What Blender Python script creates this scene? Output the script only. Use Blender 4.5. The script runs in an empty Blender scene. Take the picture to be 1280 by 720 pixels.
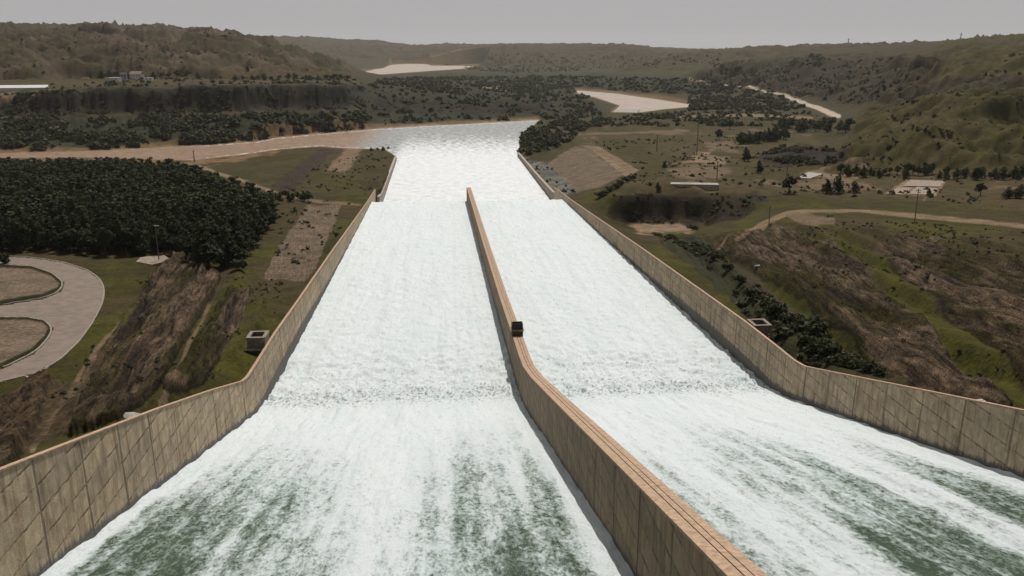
import bpy, math, random
import numpy as np
R = math.radians
random.seed(7)
rng = np.random.default_rng(11)
scene = bpy.context.scene
COL = scene.collection

# ------------------------------------------------------------------ camera frame (X across the chute, Y down the chute, Z up)
F = 1100.0; PITCH = math.atan(300 / F); YAW = 0.08518; CZ = 112.0
cp, sp, ca, sa = math.cos(PITCH), math.sin(PITCH), math.cos(YAW), math.sin(YAW)

def ray(px, py):
    u = (np.asarray(px, float) - 640) / F; v = (360 - np.asarray(py, float)) / F
    y = cp + v * sp; z = -sp + v * cp
    return u * ca + y * sa, -u * sa + y * ca, z

def proj(x, y, z):
    X = x * ca - y * sa; Y = x * sa + y * ca; Z = z - CZ
    d = np.maximum(Y * cp - Z * sp, 1e-3); up = Y * sp + Z * cp
    return 640 + F * X / d, 360 - F * up / d

def at_z(px, py, z):
    a, b, c = ray(px, py); k = (z - CZ) / c
    return k * a, k * b, z

def at_k(px, py, k):
    a, b, c = ray(px, py)
    return k * a, k * b, CZ + k * c

# ------------------------------------------------------------------ numpy noise
def _h(ix, iy, seed):
    h = (ix.astype(np.int64) * 374761393 + iy.astype(np.int64) * 668265263 + seed * 1274126177) & 0xFFFFFFFF
    h = ((h ^ (h >> 13)) * 1274126177) & 0xFFFFFFFF
    h = ((h ^ (h >> 16)) * 2246822519) & 0xFFFFFFFF
    return ((h ^ (h >> 15)) & 0xFFFF) / 65535.0

def vnoise(x, y, seed=0):
    ix = np.floor(x); iy = np.floor(y); fx = x - ix; fy = y - iy
    fx = fx * fx * fx * (fx * (fx * 6 - 15) + 10); fy = fy * fy * fy * (fy * (fy * 6 - 15) + 10)
    a = _h(ix, iy, seed); b = _h(ix + 1, iy, seed); c = _h(ix, iy + 1, seed); d = _h(ix + 1, iy + 1, seed)
    return (a + (b - a) * fx) * (1 - fy) + (c + (d - c) * fx) * fy

def fbm(x, y, oct=5, seed=0, gain=.5):
    s = 0; a = 1; t = 0
    for i in range(oct):
        s = s + a * (vnoise(x, y, seed + i * 17) * 2 - 1); t += a; a *= gain
        x, y = x * 1.93 + y * .35 + 7.1, y * 1.93 - x * .35 + 3.7
    return s / t

def ridged(x, y, oct=4, seed=0, gain=.5):
    s = 0; a = 1; t = 0
    for i in range(oct):
        s = s + a * (1.05 - np.sqrt((vnoise(x, y, seed + i * 23) * 2 - 1) ** 2 + .012)); t += a; a *= gain
        x, y = x * 1.97 + y * .31 + 5.3, y * 1.97 - x * .31 + 1.9
    return s / t

def sst(a, b, x):
    t = np.clip((x - a) / (b - a), 0, 1); return t * t * (3 - 2 * t)

# ------------------------------------------------------------------ materials
def mat(name, rough=.8):
    m = bpy.data.materials.new(name); m.use_nodes = True
    nt = m.node_tree; b = nt.nodes['Principled BSDF']; b.inputs['Roughness'].default_value = rough
    b.inputs['Specular IOR Level'].default_value = .25
    return m, nt, b

def N(nt, t, **k):
    n = nt.nodes.new(t)
    for a, v in k.items(): setattr(n, a, v)
    return n

def L(nt, a, b): nt.links.new(a, b)

def coords(nt, scale=(1, 1, 1), kind='Object'):
    tc = N(nt, 'ShaderNodeTexCoord'); mp = N(nt, 'ShaderNodeMapping')
    mp.inputs['Scale'].default_value = scale; L(nt, tc.outputs[kind], mp.inputs['Vector']); return mp.outputs['Vector']

def noise(nt, vec, scale, detail=6, rough=.6, dist=0):
    n = N(nt, 'ShaderNodeTexNoise'); n.inputs['Scale'].default_value = scale; n.inputs['Detail'].default_value = detail
    n.inputs['Roughness'].default_value = rough; n.inputs['Distortion'].default_value = dist
    L(nt, vec, n.inputs['Vector']); return n.outputs['Fac']

def mrange(nt, v, a, b, c=0, d=1, smooth=False):
    n = N(nt, 'ShaderNodeMapRange'); n.interpolation_type = 'SMOOTHSTEP' if smooth else 'LINEAR'
    for i, x in enumerate((a, b, c, d)): n.inputs[i + 1].default_value = x
    L(nt, v, n.inputs[0]); return n.outputs[0]

def mth(nt, op, a, b=None):
    n = N(nt, 'ShaderNodeMath', operation=op)
    for i, x in enumerate((a, b)):
        if x is None: continue
        if isinstance(x, (int, float)): n.inputs[i].default_value = x
        else: L(nt, x, n.inputs[i])
    return n.outputs[0]

def mix(nt, fac, a, b, bt='MIX'):
    n = N(nt, 'ShaderNodeMix', data_type='RGBA', blend_type=bt)
    for s, x in ((0, fac), (6, a), (7, b)):
        if isinstance(x, (int, float)): n.inputs[s].default_value = x
        elif isinstance(x, tuple): n.inputs[s].default_value = x + (1,) if len(x) == 3 else x
        else: L(nt, x, n.inputs[s])
    return n.outputs[2]

def attr(nt, name):
    n = N(nt, 'ShaderNodeAttribute'); n.attribute_name = name; return n

def bump(nt, b, h, strength, dist):
    n = N(nt, 'ShaderNodeBump'); n.inputs['Strength'].default_value = strength; n.inputs['Distance'].default_value = dist
    L(nt, h, n.inputs['Height']); L(nt, n.outputs[0], b.inputs['Normal'])

def plain(name, c, rough=.8, var=.25, scale=1.5, c2=None, bs=.4):
    m, nt, b = mat(name, rough); v = coords(nt); n = noise(nt, v, scale, 6, .65)
    c2 = c2 or tuple(x * (1 - var * 1.6) for x in c)
    L(nt, mix(nt, mrange(nt, n, .35, .68), c2, c), b.inputs['Base Color']); bump(nt, b, n, bs, .1); return m

# ground
def ground_mat():
    m, nt, b = mat('ground_cover', .95); b.inputs['Specular IOR Level'].default_value = .08
    v = coords(nt); a = attr(nt, 'Col'); rk = attr(nt, 'rock').outputs['Fac']; sk = attr(nt, 'strike').outputs['Fac']
    cx = N(nt, 'ShaderNodeCombineXYZ'); tc = N(nt, 'ShaderNodeTexCoord'); sx = N(nt, 'ShaderNodeSeparateXYZ'); L(nt, tc.outputs['Object'], sx.inputs[0]); L(nt, sk, cx.inputs[0]); L(nt, mth(nt, 'MULTIPLY', sx.outputs[1], .075), cx.inputs[1]); L(nt, mth(nt, 'MULTIPLY', sx.outputs[2], .4), cx.inputs[2])
    ns = noise(nt, cx.outputs[0], 1.25, 6, .72)
    n1 = noise(nt, v, .9, 5, .7); n2 = noise(nt, v, .11, 6, .65); n3 = noise(nt, v, .035, 5, .6)
    c = mix(nt, 1.0, a.outputs['Color'], mix(nt, mrange(nt, n1, .3, .7), (.42, .43, .45), (1.62, 1.56, 1.42)), 'MULTIPLY')
    c = mix(nt, 1.0, c, mix(nt, mrange(nt, n2, .32, .68), (.62, .66, .6), (1.3, 1.25, 1.2)), 'MULTIPLY')
    c = mix(nt, mth(nt, 'MULTIPLY', rk, .95), c, mix(nt, 1.0, c, mix(nt, mrange(nt, ns, .38, .60), (.22, .21, .20), (1.7, 1.62, 1.52)), 'MULTIPLY'))
    ng = noise(nt, v, 2.2, 5, .75)
    c = mix(nt, mth(nt, 'MULTIPLY', rk, .65), c, mix(nt, 1.0, c, mix(nt, mrange(nt, ng, .36, .62), (.35, .34, .33), (1.5, 1.45, 1.4)), 'MULTIPLY'))
    # patches of low scrub, as dense as the alpha of the cover says
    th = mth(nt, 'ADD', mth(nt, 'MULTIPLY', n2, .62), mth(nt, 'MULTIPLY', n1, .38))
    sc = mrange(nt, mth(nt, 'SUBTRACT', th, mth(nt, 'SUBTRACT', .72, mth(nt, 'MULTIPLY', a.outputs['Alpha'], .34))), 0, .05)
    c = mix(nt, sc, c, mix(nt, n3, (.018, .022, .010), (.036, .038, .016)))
    L(nt, c, b.inputs['Base Color'])
    bump(nt, b, mth(nt, 'ADD', mth(nt, 'ADD', n1, mth(nt, 'MULTIPLY', n2, 2.0)), mth(nt, 'MULTIPLY', mth(nt, 'MULTIPLY', mth(nt, 'ADD', ns, ng), rk), 4.0)), .85, .6); return m

def water_mat():
    m, nt, b = mat('white_water', .55)
    vs = coords(nt, (1, .2, .2)); v = coords(nt, (1, .55, .55))
    g = attr(nt, 'gre').outputs['Fac']; sk = attr(nt, 'spk').outputs['Fac']
    n1 = noise(nt, vs, .5, 9, .68, .4); n2 = noise(nt, v, 1.1, 8, .7, .3); n3 = noise(nt, vs, .12, 4, .5); n4 = noise(nt, v, 3.2, 5, .7); n6 = noise(nt, coords(nt, (1, .045, .045)), .42, 5, .62); n5 = noise(nt, coords(nt, (1, .6, .6)), 1.25, 5, .7, .3)
    n7 = noise(nt, coords(nt, (1, .4, .4)), 2.6, 6, .72, .3)
    nn = mth(nt, 'ADD', mth(nt, 'MULTIPLY', n1, .32), mth(nt, 'ADD', mth(nt, 'MULTIPLY', n2, .33), mth(nt, 'MULTIPLY', n7, .35)))
    val = mth(nt, 'ADD', g, mth(nt, 'MULTIPLY', mth(nt, 'SUBTRACT', nn, .5), 5.0))
    s2 = mrange(nt, mth(nt, 'ADD', sk, mth(nt, 'MULTIPLY', mth(nt, 'SUBTRACT', n5, .5), 4.2)), .62, 1.15, 0, .62, True)
    val = mth(nt, 'MAXIMUM', val, s2)
    # from thick white foam through thin grey foam to clear green water
    rp = N(nt, 'ShaderNodeValToRGB'); L(nt, val, rp.inputs[0]); el = rp.color_ramp.elements
    for k_, (p_, c_) in enumerate(((.0, (.675, .685, .685)), (.24, (.605, .622, .622)), (.46, (.42, .46, .44)), (.68, (.19, .23, .195)), (.90, (.060, .092, .055)), (1.0, (.034, .060, .032)))):
        e = el[k_] if k_ < 2 else el.new(p_)
        e.position = p_; e.color = c_ + (1,)
    foam = mix(nt, mrange(nt, nn, .38, .60), (.66, .715, .715), (1.0, 1.0, 1.0))
    foam = mix(nt, mrange(nt, n3, .46, .66, 0, .5), foam, (.76, .84, .83))
    foam = mix(nt, mrange(nt, n4, .52, .70, 0, .6), foam, (.62, .67, .67))
    foam = mix(nt, mrange(nt, n6, .50, .68, 0, .55), foam, (.66, .735, .725))
    L(nt, mix(nt, 1.0, rp.outputs[0], foam, 'MULTIPLY'), b.inputs['Base Color'])
    L(nt, mrange(nt, val, .3, .9, .75, .25), b.inputs['Roughness'])
    bump(nt, b, mth(nt, 'ADD', n2, mth(nt, 'ADD', mth(nt, 'MULTIPLY', n1, .8), mth(nt, 'MULTIPLY', n4, .2))), .75, .8); return m

def river_mat():
    m, nt, b = mat('muddy_river', .3); b.inputs['Specular IOR Level'].default_value = .1
    v = coords(nt); pl = attr(nt, 'pale').outputs['Fac']; fo = attr(nt, 'foam').outputs['Fac']; gy = attr(nt, 'clear').outputs['Fac']
    n1 = noise(nt, v, .16, 8, .68, .5); n2 = noise(nt, v, .6, 6, .7); n3 = noise(nt, v, .03, 5, .6)
    mud = mix(nt, mrange(nt, n3, .35, .65), (.155, .092, .052), (.20, .13, .085))
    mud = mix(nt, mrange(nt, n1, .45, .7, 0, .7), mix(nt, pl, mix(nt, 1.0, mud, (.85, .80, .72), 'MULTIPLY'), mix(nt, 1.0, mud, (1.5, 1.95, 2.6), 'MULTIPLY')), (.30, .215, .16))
    grey = mix(nt, mrange(nt, n1, .36, .66), (.12, .125, .12), (.33, .325, .31))
    c = mix(nt, gy, mud, grey)
    val = mth(nt, 'ADD', fo, mth(nt, 'MULTIPLY', mth(nt, 'SUBTRACT', mth(nt, 'ADD', mth(nt, 'MULTIPLY', n1, .6), mth(nt, 'MULTIPLY', n2, .4)), .5), 2.6))
    ff = mrange(nt, val, .3, .75, 0, 1, True)
    wht = mix(nt, mrange(nt, mth(nt, 'ADD', mth(nt, 'MULTIPLY', n1, .5), mth(nt, 'MULTIPLY', n2, .5)), .38, .62), (.44, .455, .455), (.665, .67, .665))
    L(nt, mix(nt, ff, c, wht), b.inputs['Base Color']); L(nt, mrange(nt, ff, 0, 1, .55, .85), b.inputs['Roughness'])
    bump(nt, b, mth(nt, 'ADD', n1, mth(nt, 'MULTIPLY', n2, .4)), .4, .9); return m

def concrete_mat(name, c_hi, c_lo, c_st, wet=True, joints=True):
    m, nt, b = mat(name, .85); v = coords(nt); tc = N(nt, 'ShaderNodeTexCoord'); sx = N(nt, 'ShaderNodeSeparateXYZ'); L(nt, tc.outputs['Object'], sx.inputs[0])
    X, Y, Z = sx.outputs
    n1 = noise(nt, v, .45, 8, .68, .6); n2 = noise(nt, coords(nt, (1, 1, .16)), .8, 7, .7, .4); n3 = noise(nt, v, 3.5, 5, .7)
    c = mix(nt, mrange(nt, n1, .34, .66), c_lo, c_hi)
    c = mix(nt, mrange(nt, n2, .47, .66, 0, .85), c, c_st)
    nb = noise(nt, coords(nt, (1, .5, .3)), .22, 6, .7, .8); c = mix(nt, mrange(nt, nb, .52, .66, 0, .6), c, tuple(x * .75 for x in c_lo))
    c = mix(nt, mrange(nt, n3, .56, .74, 0, .45), c, tuple(x * .45 for x in c_st))
    if joints:
        wob = mth(nt, 'MULTIPLY', mth(nt, 'SUBTRACT', n1, .5), .5)
        def line(coord, pitch, width, wobble):
            q = mth(nt, 'ADD', coord, mth(nt, 'MULTIPLY', wob, wobble))
            fr = mth(nt, 'ABSOLUTE', mth(nt, 'SUBTRACT', mth(nt, 'FRACT', mth(nt, 'DIVIDE', q, pitch)), .5))
            return mrange(nt, fr, width / pitch * .5, width / pitch, 1, 0)
        jn = N(nt, 'ShaderNodeTexWhiteNoise', noise_dimensions='1D'); L(nt, mth(nt, 'FLOOR', mth(nt, 'DIVIDE', Y, 12.2)), jn.inputs['W']); jv = mrange(nt, jn.outputs[0], 0, 1, .35, .95)
        j = mth(nt, 'MAXIMUM', mth(nt, 'MULTIPLY', line(Y, 12.2, .34, .9), jv), mth(nt, 'MULTIPLY', line(Z, 3.05, .20, 1.5), mrange(nt, n1, .42, .58, .0, .9)))
        j = mth(nt, 'MULTIPLY', j, mrange(nt, n3, .3, .6, .55, 1))
        c = mix(nt, j, c, tuple(x * .16 for x in c_lo))
        # each poured panel a slightly different tone
        pv = N(nt, 'ShaderNodeCombineXYZ'); L(nt, mth(nt, 'FLOOR', mth(nt, 'ADD', mth(nt, 'DIVIDE', Y, 12.2), .5)), pv.inputs[0]); L(nt, mth(nt, 'FLOOR', mth(nt, 'ADD', mth(nt, 'DIVIDE', Z, 3.05), .5)), pv.inputs[1])
        wn = N(nt, 'ShaderNodeTexWhiteNoise', noise_dimensions='2D'); L(nt, pv.outputs[0], wn.inputs[0])
        c = mix(nt, 1.0, c, mix(nt, wn.outputs[0], (.88, .88, .9), (1.1, 1.08, 1.05)), 'MULTIPLY')
        bump(nt, b, mth(nt, 'SUBTRACT', n3, mth(nt, 'MULTIPLY', j, 2)), .5, .12)
    else: bump(nt, b, n3, .4, .06)
    if wet:
        h = attr(nt, 'above').outputs['Fac']; w = attr(nt, 'wetline').outputs['Fac']
        wf = mrange(nt, mth(nt, 'SUBTRACT', mth(nt, 'ADD', w, mth(nt, 'MULTIPLY', mth(nt, 'SUBTRACT', n2, .5), 3.0)), h), -.2, .5)
        c = mix(nt, mth(nt, 'MULTIPLY', wf, .9), c, mix(nt, n3, (.05, .048, .045), (.13, .125, .12)))
    L(nt, c, b.inputs['Base Color']); return m

def leaf_mat(name, c1, c2):
    m, nt, b = mat(name, .75); b.inputs['Specular IOR Level'].default_value = .15
    oi = N(nt, 'ShaderNodeObjectInfo'); a = attr(nt, 'tint').outputs['Fac']
    n = noise(nt, coords(nt), .35, 4, .6)
    f = mth(nt, 'ADD', mth(nt, 'MULTIPLY', oi.outputs['Random'], .35), mth(nt, 'ADD', mth(nt, 'MULTIPLY', a, .5), mth(nt, 'MULTIPLY', n, .3)))
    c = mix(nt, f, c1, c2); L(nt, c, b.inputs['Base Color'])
    tr = N(nt, 'ShaderNodeBsdfTranslucent'); L(nt, c, tr.inputs['Color'])
    ms = N(nt, 'ShaderNodeMixShader'); ms.inputs[0].default_value = .25
    L(nt, b.outputs[0], ms.inputs[1]); L(nt, tr.outputs[0], ms.inputs[2]); L(nt, ms.outputs[0], nt.nodes['Material Output'].inputs[0]); return m

M = dict(
    ground=ground_mat(), water=water_mat(), river=river_mat(),
    wall=concrete_mat('weathered_concrete', (.52, .415, .275), (.30, .245, .17), (.18, .115, .06)),
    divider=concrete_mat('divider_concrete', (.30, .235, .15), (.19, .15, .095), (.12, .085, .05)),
    basin=concrete_mat('basin_concrete', (.40, .33, .25), (.27, .22, .17), (.18, .14, .10)),
    coping=plain('orange_coping', (.42, .285, .19), .9, .3, 1.6, None, .08),
    box=plain('grey_brown_concrete', (.24, .195, .15), .9, .3, 1.3),
    dark=plain('dark_opening', (.03, .027, .025), .9),
    pale=plain('pale_concrete', (.36, .32, .27), .9, .3, .9),
    road=plain('pale_paving', (.18, .138, .108), .9, .22, .35),
    floor=plain('broken_floor', (.30, .235, .18), .9, .4, .8), kerb=plain('kerb_stone', (.27, .235, .19), .9, .3, 1.0),
    bark=plain('bark', (.06, .045, .032), .95), wood=plain('pole_wood', (.20, .165, .13), .9), metal=plain('grey_metal', (.22, .22, .22), .6),
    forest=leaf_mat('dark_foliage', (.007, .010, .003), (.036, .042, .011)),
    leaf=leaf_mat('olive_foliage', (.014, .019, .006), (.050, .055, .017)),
    scrub=leaf_mat('scrub_foliage', (.016, .020, .008), (.058, .058, .022)),
    white=plain('white_plaster', (.62, .60, .57), .9, .12, .4), blue=plain('blue_grey_plaster', (.27, .31, .37), .9, .12, .4),
    roof=plain('roof_sheet', (.50, .49, .47), .7, .15, .3), redroof=plain('brown_roof', (.22, .13, .09), .8, .15, .3), rock=plain('pale_rock', (.36, .32, .27), .9, .4, 1.0),
)

# ------------------------------------------------------------------ object helpers
def mesh(name, verts, faces, m, attrs=None, smooth=False):
    me = bpy.data.meshes.new(name)
    verts = np.asarray(verts, np.float32).reshape(-1, 3)
    if isinstance(faces, np.ndarray):
        nf, k = faces.shape
        me.vertices.add(len(verts)); me.vertices.foreach_set('co', verts.ravel())
        me.loops.add(nf * k); me.loops.foreach_set('vertex_index', faces.astype(np.int32).ravel())
        me.polygons.add(nf); me.polygons.foreach_set('loop_start', np.arange(0, nf * k, k, dtype=np.int32)); me.polygons.foreach_set('loop_total', np.full(nf, k, np.int32))
        me.update(calc_edges=True)
    else:
        me.from_pydata([tuple(map(float, v)) for v in verts], [], faces); me.update()
    for an, av in (attrs or {}).items():
        av = np.asarray(av, np.float32)
        if av.ndim == 2:
            at = me.attributes.new(an, 'FLOAT_COLOR', 'POINT'); at.data.foreach_set('color', av.ravel())
        else:
            at = me.attributes.new(an, 'FLOAT', 'POINT'); at.data.foreach_set('value', av)
    if m: me.materials.append(m)
    if smooth: me.polygons.foreach_set('use_smooth', np.ones(len(me.polygons), bool))
    return me

def link(name, me, parent=None, loc=None):
    o = bpy.data.objects.new(name, me); COL.objects.link(o)
    if parent: o.parent = parent
    if loc is not None: o.location = loc
    return o

def obj(name, verts, faces, m, parent=None, attrs=None, smooth=False): return link(name, mesh(name, verts, faces, m, attrs, smooth), parent)

def tag(o, label=None, cat=None, group=None, kind=None):
    for k, v in (('label', label), ('category', cat), ('group', group), ('kind', kind)):
        if v: o[k] = v
    return o

def thing(name, label, cat, loc, rz=0, group=None):
    o = bpy.data.objects.new(name, None); COL.objects.link(o); o.location = loc; o.rotation_euler = (0, 0, rz); o.empty_display_size = .5
    return tag(o, label, cat, group)

class MB:
    def __init__(s): s.v = []; s.f = []
    def box(s, x0, x1, y0, y1, z0, z1):
        b = len(s.v); s.v += [(x, y, z) for z in (z0, z1) for x, y in ((x0, y0), (x1, y0), (x1, y1), (x0, y1))]
        s.f += [tuple(b + i for i in q) for q in ((3, 2, 1, 0), (4, 5, 6, 7), (0, 1, 5, 4), (1, 2, 6, 5), (2, 3, 7, 6), (3, 0, 4, 7))]; return s
    def cone(s, p, q, r0, r1, n=7):
        p = np.array(p, float); q = np.array(q, float); d = q - p; d /= np.linalg.norm(d)
        a = np.cross(d, (1, 0, 0) if abs(d[0]) < .8 else (0, 1, 0)); a /= np.linalg.norm(a); c = np.cross(d, a); b = len(s.v)
        for e, r in ((p, r0), (q, r1)):
            for i in range(n): t = 2 * math.pi * i / n; s.v.append(tuple(e + r * (a * math.cos(t) + c * math.sin(t))))
        for i in range(n): j = (i + 1) % n; s.f.append((b + i, b + j, b + n + j, b + n + i))
        s.f.append(tuple(b + n + i for i in range(n))); s.f.append(tuple(b + n - 1 - i for i in range(n))); return s
    def obj(s, name, m, parent=None): return obj(name, s.v, s.f, m, parent)

# ------------------------------------------------------------------ the chute
TL, TD0, TD1, TR = -44.3, 19.8, 22.5, 85.7
SB, SL = 208.5, 593.0
def zw(s):
    s = np.asarray(s, float); a = CZ - 32.83 - .26 * s; b = CZ - 32.83 - .26 * SB - .0351 * (s - SB)
    w = 14.0; h = np.clip(.5 + .5 * (a - b) / w * 4, 0, 1)
    m = np.maximum(a, b) + 0.0; k = 1.6
    return m + k * np.log1p(np.exp(-np.abs(a - b) / k))
SIDE_TOP = ((0, 94), (20, 88.3), (60, 77.5), (84, 71), (111, 63.3), (133, 57), (165, 47.4), (191, 39.2), (196, 38.4), (205, 38.0), (232, 37.2), (270, 34.8), (361, 29.6), (480, 22), (560, 17), (640, 13))
SIDE_TOP_R = ((0, 91), (20, 85.6), (60, 74.6), (84, 68.1), (114, 60.0), (138.6, 53.2), (168, 45.0), (190.7, 38.7), (197, 38.0), (207, 37.8), (232, 37.0), (270, 34.8), (361, 29.6), (480, 22), (560, 17), (640, 13))
DIV_TOP = ((0, 90), (20, 84.7), (56, 75), (87, 66.7), (147, 50.6), (183, 41.0), (200, 37.2), (212, 36.0), (229, 35.2), (278, 32.2), (376, 28.0), (600, 20.6))
def ztop(s, T=SIDE_TOP): return np.interp(s, [a for a, _ in T], [b for _, b in T])

# ------------------------------------------------------------------ terrain: control points (photo column, photo row, height) lofted into a land form
CTRL = [
 # left, near
 (0,580,57),(0,530,50),(0,495,45),(50,520,50),(50,478,43),(100,500,48),(150,505,51),(150,450,42),(150,400,36.5),(200,480,47),(200,450,42),(200,400,36),(200,345,29.5),
 (250,470,43.5),(250,400,35),(250,345,28),(290,440,38),(300,400,34),(300,350,27.5),(330,385,33.5),
 (0,322,32),(60,328,32),(120,350,33),(128,370,34.3),(100,420,38),(60,452,41),(0,475,42.3),(0,400,37),(60,390,36.6),(0,355,34.5),(60,352,33.8),
 (0,310,30.5),(100,318,30),(200,325,28.5),(300,325,27),(340,300,24.5),(0,260,24),(150,260,22.5),(300,260,20.5),(345,250,18.5),(0,222,12),(150,220,11),(250,218,10),
 (0,201,2.2),(100,200,2.2),(200,203,2.6),(250,205,3.4),(300,198,2),(350,190,1.6),(400,186,1.6),(440,189,1.8),(480,190,1.8),(494,200,2.4),
 (260,212,6),(330,230,12.5),(380,240,15),(440,240,13),(400,200,5),(350,200,4.5),(440,200,4),(480,205,4.5),(420,225,10),(470,228,9),
 (330,345,27),(380,345,28.5),(380,262,17.8),(430,260,17.5),(420,290,21),(400,320,25),
 # left bank of the river, bluff and plateau
 (0,190,1.3),(100,188,1.3),(200,182,1.3),(300,178,1.3),(400,166,1.3),(470,160,1.3),(540,156,1.3),(600,153,1.3),(660,149.5,1.3),
 (0,182,4),(100,180,4),(200,176,5),(300,170,6),(400,160,6),(480,154,5),(560,150,4),(640,146,4),
 (0,152,23),(100,150,25),(200,147,26),(300,147,26),(400,143,23),(455,142,16),
 (0,141,30),(50,141,30),(100,140,31),(150,139,30.5),(200,138,30),(250,138,30),(300,137,30),(350,136,29),(400,134,28),(455,129,25),
 (0,119,49),(50,115,52.5),(100,111,56),(200,108.5,57.5),(300,106.5,57.5),(400,105,56),(450,107.5,47),
 (0,107,57),(80,103,60),(150,101,61),(230,101,61),(300,100,60),(430,98,53),
 (0,95,64),(100,93,66),(200,93,64),(300,92,60),(380,90,52),(430,87,44),
 # middle
 (600,150,2.5),(500,147,6),(500,138,9),(560,140,7.5),(620,141,7),(690,140,5),(480,124,27),(540,125,22),(600,126,20),(660,127,17),(700,126,12),
 (600,112,20),(600,100,12),(500,104,25),(540,98,14),(600,92,8),(660,100,9),(700,104,6),(450,96,2.5),(420,94,10),(470,82,1.5),(530,82,1.5),(600,85,1.5),(520,92,1.5),(450,98,1.5),(490,97,1.5),(545,89,1.5),(600,87,1.5),(440,90,2),(560,83.5,1.5),(505,81,2),(610,85.5,3),(478,82.5,2),(462,85,2),
 (700,118,3.5),(740,130,3),(755,143,3),(760,150,4),(700,150,5),(680,160,4),(655,178,3),(655,192,3),(840,140,3),(880,135,3),(868,130,2.5),(800,119,2),(740,112,2),
 (740,109,3),(800,114,3),(720,95,22),(760,96,26),(800,97,28),(850,98,29),(900,100,30),(660,93,14),
 # right, near
 (1280,500,54),(1200,480,48.5),(1140,468,46),(1100,440,43),(1050,400,41),(1000,400,37.5),(950,350,31.5),(900,310,26),(850,296,21),(1000,350,36),
 (768,279,9),(785,278,7.5),(800,278,7),(835,278,7),(870,276,7.5),(800,284,7),(835,284,7),(870,282,8),(930,273,14),(970,263,21.5),(745,268,13),
 (762,247,19.5),(785,244,21.3),(800,242,22),(835,241,22.4),(870,240,22.6),(900,240,22.6),(940,239,22.5),(990,244,23),
 (930,290,25),(970,272,25.5),(1000,266,26),(1050,266,27),(1100,268,28),(1150,271,29),(1200,275,30),(1280,282,32),
 (1000,300,31),(1100,300,35.5),(1200,300,37.5),(1280,300,39.5),(1100,350,41),(1200,350,45.5),(1280,350,47.5),(1150,400,46.5),(1200,420,50),(1280,420,53),(1280,460,54.5),
 (1100,250,20.5),(1200,255,24),(1280,250,26),(1040,252,20),
 (1000,230,19),(1100,230,21),(1200,230,23),(1280,228,25),(900,230,18),(800,230,17),(740,237,15.5),(800,200,10),(900,200,12),(1000,207,15),(1060,214,19),(1150,217,20),(1280,217,22),
 (700,243,12.5),(680,222,5),(660,200,3),(720,181,9),(745,195,12.5),(780,215,15.5),(735,240,14.5),(700,215,6),(690,204,5),
 (800,170,6),(900,170,8),(1000,175,11),(720,165,5),(800,150,4.5),(900,150,6),(1000,152,7.5),(950,140,5.5),(1040,146,9),
 (950,192,12.5),(1000,186,20),(1060,188,22),(960,206,14),(1020,207,16),
 # right hills
 (1100,180,33),(1150,160,40),(1150,190,28),(1200,190,29.5),(1200,160,44),(1200,130,58),(1200,100,75),(1200,80,88),(1280,190,33),(1280,160,46),(1280,130,60),(1280,100,78),(1280,75,95),
 (1100,150,36),(1110,132,47),(1050,152,13),(1050,172,15),(1100,200,24),
 (900,118,8),(970,124,7),(1050,140,11),
]
CTRL_K = [
 (-60,42,2600),(0,41,2600),(60,40,2600),(130,39.5,2600),(165,41,2600),(200,43,2600),(235,43,2600),(260,39,2550),(285,40,2500),(308,46,2480),(330,54,2500),(360,63,2600),(400,74,2700),(435,84,2800),
 (100,60,2150),(200,62,2100),(300,66,2150),(30,66,2050),(360,78,2250),
 (400,72,4400),(330,62,4300),(545,70,5600),(600,64,5600),(680,62,5600),(760,58,5600),(800,60,5600),(835,66,5600),(540,84.5,5050),(620,87,4700),(700,88,4300),(760,88,4200),(640,78,5100),(740,76,5000),(700,94,3600),
 (310,46,8200),(350,46,8200),(400,47,8200),(470,51,8200),(560,55,8200),(640,57,8200),(720,58,8200),(800,60,8200),(880,64,8200),(960,62,8200),(0,44,8200),(150,44,8200),(1100,60,8200),(1280,60,8200),
 (880,84,2300),(930,79,2300),(1000,73,2200),(1080,70,2100),(1130,63,2000),(1180,60,1900),(950,103,2050),(1030,108,1850),(1090,112,1650),(1110,92,1800),
 (850,70,4000),(900,67,4000),(930,63,4000),(1000,59,4000),(1060,57.5,4000),(1130,57,4000),(1160,54,3200),(1200,53.5,2600),(1240,52,2000),(1280,51,1800),
 (840,84,3400),(940,84,3100),
]
def controls():
    P = []
    for x, y, z in CTRL:
        xs = [x]
        if x == 0: xs = [-380, -180, 0]
        if x == 1280: xs = [1280, 1480, 1720]
        for q in xs: P.append(at_z(q, y, z))
    for x, y, k in CTRL_K:
        xs = [x]
        if x in (0,): xs = [-380, -180, 0]
        if x == 1280: xs = [1280, 1480, 1720]
        for q in xs: P.append(at_k(q, y, k))
    for s in list(range(10, 200, 22)) + list(range(205, 640, 45)):
        d = 3.4 if s < 200 else (3.0 if s < 300 else 1.6)
        P.append((TL - 3, s, float(ztop(s)) - d)); P.append((TR + 3, s, float(ztop(s, SIDE_TOP_R)) - d))
        if s < 180: P.append((TL - 17, s, float(ztop(s)) - 4.5)); P.append((TR + 16, s, float(ztop(s)) - 1.0 + (s - 100) * .02))
    for s in (20, 70): P += [(-110, s, 62), (-200, s, 52), (150, s, 78), (260, s, 72)]
    for s in (700, 800, 900): P += [(TL - 8, s, 4.5), (TR + 8, s, 4.5)]
    for q in (-380, 200, 500, 760, 1050, 1720): P.append(at_k(q, 70, 9600)[:2] + (60,))
    return np.array(P, float)

def warp(x, y):
    r = np.hypot(x, y); return np.stack([np.arctan2(x, y) * 11.4, np.log(np.maximum(r, 5)) * 3.6], -1)

CP = controls(); CW = warp(CP[:, 0], CP[:, 1])
def phi(d2): return np.sqrt(d2 + .004)
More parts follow.
